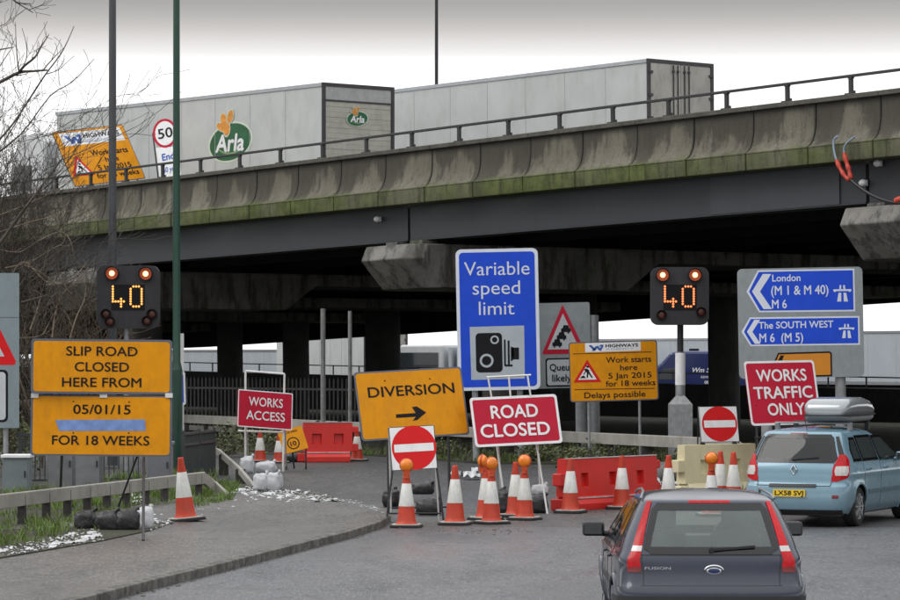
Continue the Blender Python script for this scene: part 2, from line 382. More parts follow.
# ---- road: carriageway coming towards the camera, then the closed slip road behind the cones
def strip_sheet(name, mat, left, right, Ys, dz):
    """sheet between two x(Y) edges that follows the ground"""
    NX = 14; vs = []; fs = []
    for Y in Ys:
        for i in range(NX+1): vs.append((left(Y)+(right(Y)-left(Y))*i/NX, Y, zg(Y)+dz))
    for j in range(len(Ys)-1):
        for i in range(NX): a = j*(NX+1)+i; fs.append((a, a+1, a+NX+2, a+NX+1))
    m_ = MB(); m_.add(vs, fs); return tag(m_.build(name, mat), None, None, kind='structure')
def interp(pts):
    P = sorted(pts)
    def f(y):
        if y <= P[0][0]: return P[0][1]
        for (a, b), (c, d) in zip(P, P[1:]):
            if y <= c: return b+(d-b)*(y-a)/(c-a)
        return P[-1][1]
    return f
def far(Y0, Y1, st): return [Y0+(Y1-Y0)*i/st for i in range(st+1)]
strip_sheet('road', MROAD, lambda y: -40, interp([(45, 60), (50, 60), (56, 40), (63, 25)]), far(4, 50, 40), 0.0)
strip_sheet('slip_road', MSLIP, lambda y: -30, interp([(50, 60), (57, 34), (60, 20), (64, 7.2), (66, 4.4), (72, 3.5), (76, -2.0), (78, -14)]), far(50.0, 78, 40), 0.0)
# ---- footpath with its kerb
PTH = .12
kerb_px = [(-90, 642), (67, 600), (145, 580), (225, 561), (300, 542), (345, 531), (376, 521.5), (386, 515.5), (383, 508)]
back_px = [(345, 499), (300, 490), (245, 487), (200, 494), (100, 512), (0, 528), (-120, 550)]
outer = [G(x, y, PTH) for x, y in kerb_px]; back = [G(x, y, PTH) for x, y in back_px]
poly = [(p.x, p.y) for p in outer+back]
mb = MB(); n = len(poly); mb.add([(x, y, PTH+zg(y)) for x, y in poly]+[(x, y, -.02) for x, y in poly], [tuple(range(n))]+[(i, (i+1) % n, n+(i+1) % n, n+i) for i in range(n)])
tag(mb.build('footpath', MPATH), None, None, kind='structure')
mb = MB(); sizes = .915
line = outer[:]
acc = []
for a, b in zip(line, line[1:]):
    k = max(1, round((b-a).length/.915))
    for i in range(k): acc.append((a.lerp(b, i/k), a.lerp(b, (i+1)/k)))
for a, b in acc:
    d = (b-a).normalized(); nrm = Vector((d.y, -d.x, 0)); a2 = a+d*.006; b2 = b-d*.006
    o_ = nrm*.065; q = [a2-nrm*.06, b2-nrm*.06, b2+o_, a2+o_]
    top = [p+Vector((0, 0, .008)) for p in q]; top[2] = top[2]-Vector((0, 0, .012)); top[3] = top[3]-Vector((0, 0, .012))
    bot = [Vector((p.x, p.y, -.02)) for p in q]
    mb.add(top+bot, [(0, 1, 2, 3), (0, 4, 5, 1), (1, 5, 6, 2), (2, 6, 7, 3), (3, 7, 4, 0)])
tag(mb.build('kerb', MKERB, bevel=.012), None, None, kind='structure')
# ---- left verge behind the footpath and the middle verge in front of the bridge
def sheet_px(name, mat, pts, dz):
    q = [G(x, y, dz) for x, y in pts]; m_ = MB(); n_ = len(q)
    bot = [Vector((p.x, p.y, -.03)) for p in q]
    m_.add(q+bot, [tuple(range(n_))]+[(i, (i+1) % n_, n_+(i+1) % n_, n_+i) for i in range(n_)]); return tag(m_.build(name, mat), None, None, kind='structure')
verge_front = [(-120, 590), (0, 557.5), (50, 549), (103, 540), (150, 530), (205, 514), (232, 508), (300, 504), (344, 501), (326, 496), (296, 490), (262, 488)]
sheet_px('left_verge', MSOIL, verge_front+[(205, 478), (100, 480), (-120, 500)], PTH+.02)
sheet_px('middle_verge', MSOIL, [(330, 451.5), (430, 458), (480, 462), (560, 462.5), (650, 471), (690, 490), (760, 503), (900, 506), (1000, 506), (1000, 440), (330, 441)], .05)

# ---- the motorway bridge: own frame, x along the deck (towards the camera and right), y away from the camera
k_, s0 = .0169, .0169*2425
P0 = Vector((0, F/s0, 0)); ex = Vector((.6160, -.7877, .0203)).normalized(); ez = Vector((0, 0, 1)); ey = ez.cross(ex).normalized(); ez = ex.cross(ey).normalized()
BM = Matrix.Translation(P0) @ Matrix((ex, ey, ez)).transposed().to_4x4()
def parapet_mat():
    g = NG('stained_parapet_concrete', .85); o = g.xyz()
    lx, lz = o['X'], o['Z']
    fl = g.noise(1.15, 3, .5, stretch=(1, .05, .05)); big = g.noise(.5, 5, .6, stretch=(1, 1, .5)); st = g.noise(5.5, 7, .7, stretch=(1, 1, .16)); fine = g.noise(22, 8, .72); pt = g.noise(2.2, 7, .7)
    base = g.mix(g.rng(big, .35, .65), (.130, .118, .090), (.182, .167, .130)); base = g.mix(g.rng(fine, .45, .7, 0, .55), base, (.085, .077, .06))
    # black weathering hanging down from the coping, its lower edge a row of ragged tongues, one pale fan under each post
    ph = g.math('ABSOLUTE', g.math('SUBTRACT', g.math('FRACT', g.math('ADD', g.math('DIVIDE', lx, 1.9), g.math('MULTIPLY', big, .35))), .5))
    wild = g.noise(.62, 3, .6, stretch=(1, .05, .05), vec=None)
    depth = g.math('ADD', g.math('MULTIPLY', g.rng(ph, .02, .40, -.05, .55), g.rng(wild, .35, .6, .1, 1.5)), g.math('MULTIPLY', g.math('SUBTRACT', fl, .40), 3.0))
    lim = g.math('SUBTRACT', 7.87, depth)
    above = g.math('SUBTRACT', lz, lim); above = g.math('ADD', above, g.math('MULTIPLY', g.math('SUBTRACT', pt, .5), 1.1)); above = g.math('ADD', above, g.math('MULTIPLY', g.math('SUBTRACT', st, .5), .8))
    c = g.mix(g.rng(above, -.16, .26, 0, .78), base, (.040, .035, .027)); c = g.mix(g.rng(lz, 7.66, 7.84, 0, .75), c, (.026, .024, .02))
    c = g.mix(g.rng(st, .48, .66, 0, .62), c, (.040, .035, .027)); st2 = g.noise(14, 6, .7, stretch=(1, 1, .10)); c = g.mix(g.rng(st2, .50, .70, 0, .5), c, (.048, .042, .032))
    jd = g.math('ABSOLUTE', g.math('SUBTRACT', g.math('FRACT', g.math('DIVIDE', g.math('ADD', lx, .55+1.9*200), 1.9)), .5)); c = g.mix(g.rng(jd, .455, .495, 0, .7), c, (.03, .028, .022))
    # algae: whole edge beam and creeping up the cove
    gm = g.math('ADD', g.math('SUBTRACT', 7.00, lz), g.math('MULTIPLY', g.math('SUBTRACT', pt, .5), .40))
    gr = g.mix(g.rng(g.noise(3.0, 7, .7), .3, .7), (.045, .066, .010), (.125, .150, .040)); gr = g.mix(g.rng(st, .50, .68, 0, .7), gr, (.022, .024, .010))
    patch = g.rng(g.noise(.45, 4, .5, stretch=(1, .1, .1)), .30, .62, .30, .95)
    c = g.mix(g.math('MULTIPLY', g.rng(gm, -.05, .12), patch), c, gr)
    g.color(c); g.bump(g.math('ADD', fine, g.math('MULTIPLY', pt, .6)), .6, .03); return g.m
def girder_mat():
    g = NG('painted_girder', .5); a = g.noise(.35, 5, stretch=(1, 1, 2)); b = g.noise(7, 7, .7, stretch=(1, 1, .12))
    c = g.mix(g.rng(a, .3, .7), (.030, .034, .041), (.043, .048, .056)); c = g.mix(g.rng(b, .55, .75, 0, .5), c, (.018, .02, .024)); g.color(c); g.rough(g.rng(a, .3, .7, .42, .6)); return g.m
MPAR, MGIR = parapet_mat(), girder_mat()
MCOP = M('dirty_coping', (.075, .07, .058), .85, var=.35, scale=3, bump=.5, bscale=18, dirt=.6, dirtcol=(.03, .03, .022))
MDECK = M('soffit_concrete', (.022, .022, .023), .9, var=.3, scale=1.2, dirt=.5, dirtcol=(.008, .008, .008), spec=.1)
MCROSS = None
def cross_mat():
    g = NG('crosshead_concrete', .8); st = g.noise(2.6, 7, .7, stretch=(1, 1, .22)); a = g.noise(1.0, 7, .65); fine = g.noise(26, 6, .7)
    c = g.mix(g.rng(a, .35, .65), (.13, .123, .112), (.21, .20, .185)); c = g.mix(g.rng(st, .46, .62, 0, .85), c, (.035, .033, .028)); c = g.mix(g.rng(g.noise(1.7, 5), .56, .7, 0, .6), c, (.07, .085, .035))
    c = g.mix(g.rng(fine, .55, .75, 0, .4), c, (.05, .047, .04)); g.color(c); g.bump(fine, .5, .02); return g.m
MCROSS = cross_mat()
MRAIL = M('bridge_rail_steel', (.035, .036, .038), .55, .2, var=.25, scale=6, dirt=.3)
br = thing('motorway_bridge', 'long concrete and steel motorway bridge with mossy stained parapet crossing above the road', 'bridge', matrix=BM)
X0, X1, BW = -125.0, 46.0, 34.0
PITCH = 1.9; JO = -.55                 # joints
def lx_at(px, ly):
    """bridge-frame x where the row at depth ly crosses photo column px"""
    # P = P0 + lx*ex + ly*ey ; solve X/Y = (px-450)/F
    t = (px-450)/F; return ((P0.y+ly*ey.y)*t-(P0.x+ly*ey.x))/(ex.x-ex.y*t)
# parapet panels, each with its cove; thin open joints between them
prof = [(.28, 7.87), (0.0, 7.87), (0.0, 7.62), (-.005, 7.46), (-.022, 7.32), (-.055, 7.19), (-.105, 7.08), (-.17, 7.00), (-.235, 6.955), (-.27, 6.945), (-.275, 6.925), (-.262, 6.915), (-.262, 6.60), (-.25, 6.57), (.32, 6.57)]
mb = MB(); i0 = int((X0-JO)/PITCH)-1; x = JO+i0*PITCH
while x < X1:
    a, b = x+.016, x+PITCH-.016
    dxj = rnd.uniform(-.006, .006)
    m_ = len(prof); vs = [(a, y+dxj, z) for y, z in prof]+[(b, y+dxj, z) for y, z in prof]
    mb.add(vs, [tuple(range(m_)), tuple(reversed(range(m_, 2*m_)))]+[(i, i+1, m_+i+1, m_+i) for i in range(m_-1)]); x += PITCH
mb.build('parapet', MPAR, br, local=True, smooth=30)
mb = MB(); mb.box(((X0+X1)/2, .16, 7.2), (X1-X0, .2, 1.2)); mb.build('parapet_core', MCOP, br, local=True)
mb = MB(); x = JO+i0*PITCH
while x < X1:
    mb.box((x+PITCH*1.0, .11, 7.925), (PITCH*2-.012, .38, .105)); x += PITCH*2
mb.build('coping', MCOP, br, local=True, bevel=.012)
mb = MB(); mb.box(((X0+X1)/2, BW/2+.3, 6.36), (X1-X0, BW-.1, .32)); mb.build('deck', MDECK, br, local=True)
# hand rail on the coping
mb = MB(); mb.box(((X0+X1)/2, .10, 8.375), (X1-X0, .075, .06)); rail = mb.build('guard_rail', MRAIL, br, local=True, bevel=.01)
x = JO+PITCH*(i0+.5)
post0 = None; kpost = 0
while x < X1:
    if post0 is None:
        q = MB(); q.box((0, .10, 8.17), (.085, .07, .38)); q.box((0, .10, 7.995), (.2, .2, .03)); q.box((.06, .10, 7.985+.05), (.03, .12, .06)); q.box((0, .10, 8.335), (.11, .09, .03))
        post0 = q.build('rail_post', MRAIL, br, local=True); post0.location.x = x
    else:
        c_ = post0.copy(); COL.objects.link(c_); c_.parent = br; c_.location = (x, 0, 0); WM[c_] = BM
    x += PITCH
# girders: spans over the crossheads with gaps, front one well seen
JX = [-91.3, -76.8, -62.3, -47.9, -33.4, -18.85, -1.98, 13.9, 28.4, 43]
def girder(a, b, y, top=6.64, bot=5.69, th=.06, nm='girder', mat=None):
    m_ = MB(); m_.prism([(y, top), (y+.55, top), (y+.55, bot+.02), (y+.62, bot+.02), (y+.62, bot), (y-.02, bot), (y-.02, bot+.025), (y, bot+.04)], a+.05, b-.05, ax='yz')
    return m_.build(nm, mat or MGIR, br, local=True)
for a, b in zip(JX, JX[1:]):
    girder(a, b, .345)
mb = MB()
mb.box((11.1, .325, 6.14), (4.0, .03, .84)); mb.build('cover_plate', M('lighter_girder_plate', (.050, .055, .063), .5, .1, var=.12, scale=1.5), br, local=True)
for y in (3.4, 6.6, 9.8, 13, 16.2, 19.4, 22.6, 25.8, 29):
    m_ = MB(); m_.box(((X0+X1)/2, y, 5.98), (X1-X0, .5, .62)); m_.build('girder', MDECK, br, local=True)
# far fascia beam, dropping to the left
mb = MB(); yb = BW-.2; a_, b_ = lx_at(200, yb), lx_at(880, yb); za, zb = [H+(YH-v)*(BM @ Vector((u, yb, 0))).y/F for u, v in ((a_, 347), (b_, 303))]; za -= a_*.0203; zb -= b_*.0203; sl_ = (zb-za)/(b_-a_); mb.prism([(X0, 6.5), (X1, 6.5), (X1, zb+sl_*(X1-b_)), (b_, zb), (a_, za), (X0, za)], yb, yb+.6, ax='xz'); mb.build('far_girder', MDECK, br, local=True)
# crossheads (pier caps) running away under the deck, chamfered nose towards the camera, with their columns
def crosshead(xc, wid=2.35):
    m_ = MB(); a, b = xc-wid/2, xc+wid/2; yn = -.55
    # side outline in y-z: nose
    top, mid, bot = 5.56, 5.20, 4.48
    P = [(yn+.12, top), (yn-.06, mid), (yn+.62, bot), (6.5, bot), (7.6, 5.2), (BW+.5, 5.2), (BW+.5, top)]
    n_ = len(P); ch = .42
    sec = lambda xx, off: [(xx, y+(off if i < 3 else 0), z) for i, (y, z) in enumerate(P)]
    rows = [sec(a, ch), sec(a+ch*.8, 0), sec(b-ch*.8, 0), sec(b, ch)]
    vs = [p for r in rows for p in r]
    fs = [tuple(range(n_)), tuple(reversed(range(3*n_, 4*n_)))]
    for j in range(3):
        for i in range(n_): fs.append((j*n_+i, j*n_+(i+1) % n_, (j+1)*n_+(i+1) % n_, (j+1)*n_+i))
    m_.add(vs, fs); m_.box((xc-.5, .35, 5.61), (.5, .5, .12)); m_.box((xc+.5, .35, 5.61), (.5, .5, .12))
    return m_.build('crosshead', MCROSS, br, local=True, bevel=.03)
crosshead(-1.9); crosshead(13.9+.95); crosshead(-17.3); crosshead(-33.4); crosshead(29.3); crosshead(-47.9); crosshead(-62.4)
MCOL = M('pier_concrete', (.055, .053, .05), .85, var=.3, scale=1.5, dirt=.5, dirtcol=(.025, .024, .02), bump=.3, bscale=20)
def column(lx, ly, r=.55, top=4.55):
    m_ = MB(); m_.lathe([(r, -.2-.05), (r, top)], (lx, ly, 0), 28); return m_.build('column', MCOL, br, local=True, smooth=40)
for xc in (-33.4, -18.7, -1.9, 14.85, 29.3):
    column(xc+.25, 3.0, .5)
for px in (231, 297, 384, 725): column(lx_at(px, 29.0), 29.0, .56 if px != 384 else .72, 6.0)
column(lx_at(575, 30), 30, .9, 6)
# small bulkhead fittings on the front girder
for px, dz in ((381, 6.30), (868, 6.12), (883, 6.50)):
    m_ = MB(); lx = lx_at(px, .25); m_.ball((lx, .22, dz), (.10, .08, .075), 12, 8); m_.box((lx, .29, dz), (.12, .04, .12)); m_.build('bulkhead_light', C['white'], br, local=True, smooth=60)
# lamp column standing on the bridge behind the lorries
lp = Q(436.5, 200, 31.0); lpz = 6.4
t = thing('street_lamp', 'thin dark lamp column rising behind the white trailers on the bridge', 'lamp post', (lp.x, lp.y, lpz), group=None)
m_ = MB(); m_.tube([(lp.x, lp.y, lpz), (lp.x, lp.y, lpz+1.2), (lp.x, lp.y, lpz+9)], [.085, .062, .05], 12); m_.build('column', C['dark'], t, smooth=50)
m_ = MB(); m_.tube([(lp.x, lp.y, lpz+9), (lp.x+.3, lp.y, lpz+9.4), (lp.x+1.4, lp.y, lpz+9.55)], .035, 8); m_.box((lp.x+1.6, lp.y, lpz+9.55), (.7, .25, .13)); m_.build('lamp_arm', C['dark'], t)

# ---- beyond the bridge: boundary wall with rail, queueing lorries, a blue van, white cab
def BW_(lx, ly, z): return BM @ Vector((lx, ly, z))
wallp = [BW_(-105, 36.5, 0), BW_(38, 36.5, 0)]
t = thing('boundary_wall', 'dark low concrete wall beyond the bridge with a thin steel rail on top', 'wall', (wallp[0].x, wallp[0].y, .3))
d = (wallp[1]-wallp[0]); d.z = 0; L_ = d.length; d.normalize(); nrm = Vector((-d.y, d.x, 0))
u1, u2 = lx_at(338, 36.5), lx_at(880, 36.5); z1, z2 = [H-(v-YH)*BW_(u, 36.5, 0).y/F-1.86 for u, v in ((u1, 376.5), (u2, 392))]
zz_ = lambda lx: z1+(z2-z1)*(lx-u1)/(u2-u1)
a, b = Vector((wallp[0].x, wallp[0].y, zz_(-105))), Vector((wallp[1].x, wallp[1].y, max(-.9, zz_(38))))
m_ = MB(); m_.bar(a+Vector((0, 0, 1.0)), b+Vector((0, 0, 1.0)), .3, 1.72); m_.build('wall', MDECK, t)
m_ = MB(); m_.bar(a+Vector((0, 0, 2.28)), b+Vector((0, 0, 2.28)), .07, .05)
for i in range(73): p = a.lerp(b, i/72); m_.box((p.x, p.y, 2.07+p.z), (.06, .06, .4))
m_.build('rail', MRAIL, t)
# ================================================================== LORRIES AND FAR TRAFFIC
TW = M('trailer_white', (.50, .52, .51), .42, var=.08, scale=1.0, dirt=.5, dirtcol=(.34, .33, .30)); TFR = M('trailer_frame', (.05, .045, .05), .5, .2, var=.2)
TDOOR = M('roller_shutter', (.41, .40, .35), .5, var=.12, scale=2.5, dirt=.45, dirtcol=(.20, .17, .12)); TYRE = M('tyre_rubber', (.012, .012, .012), .8, var=.2)
ALU = M('aluminium_rail', (.45, .47, .49), .35, .6, var=.1); HUB = M('steel_hub', (.25, .25, .26), .4, .7, var=.2)
TDOOR2 = M('trailer_rear_door', (.40, .385, .35), .5, var=.15, scale=2, dirt=.5, dirtcol=(.13, .11, .085))
LOGOG = M('logo_green', (.008, .095, .035), .45, var=.25, scale=3); LOGOP = M('logo_pale_rim', (.55, .62, .50), .5); LOGOF = M('logo_flower', (.62, .25, .03), .5, var=.3, scale=9)
PALEG = M('slogan_green', (.22, .33, .17), .5); CABW = M('cab_white_paint', (.55, .56, .57), .3, var=.06, coat=.3, dirt=.2); CABG = M('cab_dark_glass', (.025, .03, .035), .06, var=.2)
def wheel(mbt, mbr, c, ax, r=.5, wd=.3):
    """tyre and rim about axis ax"""
    z = Vector(ax).normalized(); x = z.orthogonal().normalized(); m3 = Matrix((x, z.cross(x), z)).transposed()
    h = wd/2
    mbt.lathe([(r*.58, -h), (r*.9, -h), (r*.985, -h*.8), (r, -h*.4), (r, h*.4), (r*.985, h*.8), (r*.9, h), (r*.58, h), (r*.58, -h)], c, 36, m=m3, cap=False)
    mbr.lathe([(0.001, -h*.5), (r*.3, -h*.55), (r*.56, -h*.9), (r*.6, -h*.95), (r*.6, h*.95), (r*.56, h*.9), (r*.3, h*.55), (0.001, h*.5)], c, 28, m=m3)
def wheels_of(t, mw, cs, r=.5, wd=.3):
    for c in cs:
        a, b = MB(), MB(); wheel(a, b, c, (0, 1, 0), r, wd); ty = a.build('tyre', TYRE, t, local=True, mw=mw, smooth=40); b.build('rim', HUB, ty, local=True, mw=mw, smooth=40)
def trailer(near, dirv, top, length, label, doors, group, floor=1.25, bottom=6.3, slope=0.0, cab=True, body=None, wid=2.55):
    """near = rear corner nearest the camera; the trailer's side runs from it along dirv"""
    x = Vector((dirv[0], dirv[1], 0)).normalized(); y = Vector((-x.y, x.x, 0))
    y = -y if y.y < 0 else y           # away from the camera
    x = (x+Vector((0, 0, slope))).normalized(); z = x.cross(y); z = -z if z.z < 0 else z
    # local frame: X = towards the rear (right in the picture), so lettering on the near side reads properly
    mw = Matrix.Translation(Vector((near.x, near.y, bottom))) @ Matrix((-x, y, z)).transposed().to_4x4()
    t = thing('articulated_lorry', label, 'lorry', matrix=mw, group=group)
    hgt = top-bottom
    bd = MB(); bd.box((-length/2, wid/2, (floor+hgt)/2), (length, wid, hgt-floor)); bod = bd.build('trailer_body', body or TW, t, local=True, bevel=.03)
    q = MB(); q.box((-length/2, -.012, hgt-.05), (length, .03, .10)); q.box((-length/2, wid+.012, hgt-.05), (length, .03, .10)); q.box((-length/2, -.012, floor+.06), (length, .03, .14)); q.build('roof_rail', ALU, t, local=True)
    fr = MB(); e = .012
    for yy in (.05, wid-.05): fr.box((e, yy, (floor+hgt)/2), (.05, .11, hgt-floor+.02))
    fr.box((e, wid/2, hgt-.04), (.05, wid-.2, .10)); fr.box((e, wid/2, floor+.05), (.05, wid-.2, .12)); fo = fr.build('rear_frame', TFR, t, local=True)
    s = MB()
    for i in range(1, 8): s.box((-length*i/8, -.003, (floor+hgt)/2+.02), (.014, .012, hgt-floor-.22))
    s.build('panel_seam', M('panel_seam', (.455, .475, .465), .45, var=.08, dirt=.4, dirtcol=(.34, .33, .30)), t, local=True)
    for i in range(1, int(length/2)):
        s = MB(); s.ball((-i*2+.4, -.02, floor+.06), (.03, .012, .03), 8, 5); s.build('marker_light', M('amber_marker', (.5, .2, .02), .4), t, local=True)
    if doors == 'shutter':
        s = MB(); s.box((-.012+e, wid/2, hgt-.28), (.035, wid-.2, .38)); s.build('header_panel', M('header_panel', (.40, .41, .40), .45, dirt=.3), t, local=True)
        s = MB(); k = 16; z0, z1 = floor+.12, hgt-.50
        for i in range(k): s.box((-.012+e+(.006 if i % 2 else 0), wid/2, z0+(z1-z0)*(i+.5)/k), (.03, wid-.24, (z1-z0)/k-.006))
        s.build('roller_shutter', TDOOR, t, local=True)
        s = MB(); s.box((e+.012, wid/2, hgt-.48), (.03, wid-.22, .05)); s.build('door_header', TFR, t, local=True)
    else:
        for sgn in (0, 1):
            s = MB(); s.box((e-.008, wid/2+(sgn-.5)*(wid/2-.11)*1.0, (floor+hgt)/2), (.04, wid/2-.14, hgt-floor-.22)); dr = s.build('rear_door', TDOOR2, t, local=True)
            h = MB()
            for yy in (.13, .30): 
                yb_ = wid/2+(sgn*2-1)*yy; h.tube([(.05, yb_, floor+.1), (.05, yb_, hgt-.12)], .018, 8)
                for zz in (hgt-.3, floor+.5, floor+1.4): h.box((.045, yb_, zz), (.05, .07, .06))
            h.build('locking_bar', TFR, dr, local=True)
            h = MB(); yb_ = wid/2+(sgn*2-1)*(wid/2-.10)
            for i in range(5): h.box((.045, yb_, floor+.35+i*(hgt-floor-.7)/4), (.04, .16, .07))
            h.build('hinge', TFR, dr, local=True)
    for i in range(3):
        for yy in (.22, wid-.22): wheels_of(t, mw, [(-2.4-i*1.35, yy, .5)])
    c = MB(); c.box((-length/2, wid/2, floor-.14), (length-.3, 1.0, .26)); c.box((-length*.52, .12, .78), (4.2, .06, .7)); c.box((-length*.52, wid-.12, .78), (4.2, .06, .7)); c.box((-.25, wid/2, .62), (.12, 2.2, .16)); c.build('chassis', TFR, t, local=True)
    for yy in (.35, wid-.35):
        l = MB(); l.box((-.17, yy, .62), (.05, .42, .13)); l.build('tail_light', M('tail_red', (.45, .01, .01), .3), t, local=True)
    if cab:
        L0 = -length-.75; ch = min(hgt-.15, 3.6)
        c = MB(); c.prism([(L0, .55), (L0, ch-.35), (L0-.5, ch), (L0-1.55, ch-.15), (L0-2.05, ch-1.1), (L0-2.2, 1.5), (L0-2.2, .45)], .05, wid-.05, ax='xz'); c.build('cab', CABW, t, local=True, bevel=.08)
        c = MB(); c.prism([(L0-.75, 1.75), (L0-.75, 2.55), (L0-1.75, 2.55), (L0-1.98, 1.75)], .035, .06, ax='xz'); c.prism([(L0-.75, 1.75), (L0-.75, 2.55), (L0-1.75, 2.55), (L0-1.98, 1.75)], wid-.06, wid-.035, ax='xz'); c.box((L0-2.11, wid/2, 2.05), (.04, wid-.35, .75)); c.build('cab_window', CABG, t, local=True)
        wheels_of(t, mw, [(xx, yy, .5) for xx in (L0+.4, L0-1.45) for yy in (.2, wid-.2)])
        c = MB(); c.box((L0+.1, wid/2, .8), (3.2, 1.0, .3)); c.build('cab_chassis', TFR, t, local=True)
    return t, bod, hgt
def ell(cx, cz, rx, rz, rot=0, n=40):
    c, s = math.cos(rot), math.sin(rot); return [(cx+rx*math.cos(2*math.pi*i/n)*c-rz*math.sin(2*math.pi*i/n)*s, cz+rx*math.cos(2*math.pi*i/n)*s+rz*math.sin(2*math.pi*i/n)*c) for i in range(n)]
def dairy_logo(parent, mw, cx, cz, r, st=1.0):
    """green oval with a pale rim, white script word and an orange flower on top; drawn in the x-z plane of mw"""
    mw = mw @ Matrix.Translation((cx, 0, cz)) @ Matrix.Diagonal((st, 1, 1, 1)); cx = cz = 0
    def fl(mbx, pts, y): mbx.add([(a, y, b) for a, b in pts], [tuple(range(len(pts)))])
    o = MB(); fl(o, ell(cx, cz, r*1.08, r*.80, R(14)), -.004); lo = o.build('logo', LOGOP, parent, local=True, mw=mw, fix=False)
    o = MB(); fl(o, ell(cx, cz, r, r*.72, R(14)), -.007); o.build('logo_oval', LOGOG, lo, local=True, mw=mw, fix=False)
    o = MB(); P = [(cx+r*.72*math.cos(a), cz+r*.1+r*.60*math.sin(a)) for a in [R(200+i*11) for i in range(13)]]; Qp = [(cx+r*.70*math.cos(a), cz+r*.1+r*.52*math.sin(a)) for a in [R(200+i*11) for i in range(13)]]
    fl(o, P+Qp[::-1], -.010); o.build('logo_swoosh', PALEG, lo, local=True, mw=mw, fix=False)
    o = MB(); text_fit(o, 'Arla', cx-.02*r, cz-.03*r, r*1.34, r*.66, -.013, .03, .15); o.build('lettering', C['white'], lo, local=True, mw=mw, fix=False)
    for nm, k, mat_, y in (('flower_rim', 1.25, LOGOP, -.0165), ('flower', 1.0, LOGOF, -.019)):
        o = MB()
        for (dx, dz, rot) in ((-.30, .92, R(100)), (.02, 1.02, R(75)), (-.40, .62, R(150)), (-.14, .52, R(85))): fl(o, ell(cx+dx*r, cz+dz*r, r*.26*k, r*.14*k, rot, 20), y); y -= .0004
        o.build(nm, mat_, lo, local=True, mw=mw, fix=False)
nearA = Q(322, 82.5, 36.0); topA = nearA.z; dA = (-.64, .768)
tA, bodA, hA = trailer(nearA, dA, topA, 13.6, 'white lorry trailer with big green oval logo on its side and a roller shutter rear', 'shutter', 'lorries on the bridge', floor=1.15, bottom=6.25)
dairy_logo(bodA, WM[bodA], -4.35, hA-1.42, .72, 1.42)
rearM = WM[bodA] @ Matrix.Translation((.035, 0, 0)) @ Matrix.Rotation(R(90), 4, 'Z')
dairy_logo(bodA, rearM, 1.22, hA-.95, .27, 1.35)
o = MB(); text_fit(o, 'Closer to nature', -3.85, hA-2.62, 2.6, .22, -.006, .01); o.build('lettering', PALEG, bodA, local=True, fix=False)
nearB = Q(648, 58.5, 36.2)
trailer(nearB, (-.64, .768), nearB.z, 13.6, 'plain white lorry trailer with double rear doors, right of the shutter trailer', 'doors', 'lorries on the bridge', floor=1.3, bottom=6.45, slope=-.010)
# far queue on the road behind the bridge
BOXG = M('far_trailer_grey', (.42, .46, .50), .5, var=.06, scale=.6, dirt=.2); BOXP = M('far_trailer_pale', (.58, .60, .60), .5, var=.05, scale=.6, dirt=.2)
dB = (-.616, .788)
def farbox(px, s, top_px, length, label, mat, cab=False):
    q = Q(px, top_px, s); return trailer(q, dB, q.z, length, label, 'doors', 'lorries queueing beyond the bridge', bottom=.35, body=mat, cab=cab)
farbox(282, 20.2, 349.5, 12.5, 'grey trailer seen low between dark columns beyond the bridge, furthest left of the queue', BOXG)
farbox(364, 21.3, 332, 7.2, 'pale box trailer filling the gap behind the two grey steel posts', BOXP)
farbox(722, 21.5, 338, 9.5, 'grey blue trailer behind the dark blue van beyond the bridge', BOXG)
farbox(985, 25.0, 330, 13.0, 'long pale grey trailer beyond the bridge at the right edge', BOXG)
# white lorry cab seen above the diversion sign
cp = Q(427, 345, 21.5); t = thing('lorry_cab', 'white flatbed lorry cab beyond the bridge above the diversion sign', 'lorry', (cp.x, cp.y, .35))
th = R(52); m4 = Matrix.Translation((cp.x, cp.y, .35)) @ Matrix.Rotation(R(-20), 4, 'Z')
def bx(name, pr, mat, bev=.05, par=None):
    m_ = MB(); pr(m_); return m_.build(name, mat, par or t, local=True, mw=m4, bevel=bev)
hc = cp.z-.35
cabw = bx('cab', lambda m_: m_.prism([(-1.1, .6), (-1.1, hc-.25), (-.9, hc), (1.2, hc), (1.2, .6)], -1.0, 1.0, ax='xz'), CABW, .08)
bx('windscreen', lambda m_: m_.box((-.0, -1.015, hc-.78), (1.85, .04, .85)), CABG, 0); bx('cab_window', lambda m_: m_.box((-1.115, .1, hc-.78), (.04, 1.3, .8)), CABG, 0)
bx('wiper', lambda m_: m_.bar((-.7, -1.045, hc-1.15), (.1, -1.045, hc-1.05), .03, .03), C['black'], 0)
bx('flatbed', lambda m_: (m_.box((4.6, 0, 1.1), (6.4, 2.4, .25)), m_.box((1.55, 0, hc-.75), (.15, 2.3, 1.3))), BOXG, .02)
bx('cargo', lambda m_: m_.box((4.7, .1, 2.1), (5.8, 2.2, 1.7)), M('sheeted_load', (.45, .47, .47), .6, var=.25, scale=1.2), .1)
wheels_of(t, m4, [(xx, yy, .5) for xx in (-.2, 3.6, 6.2) for yy in (-.95, .95)])
bx('mirror', lambda m_: m_.box((-1.25, -1.15, hc-.75), (.12, .2, .5)), C['black'], .03)
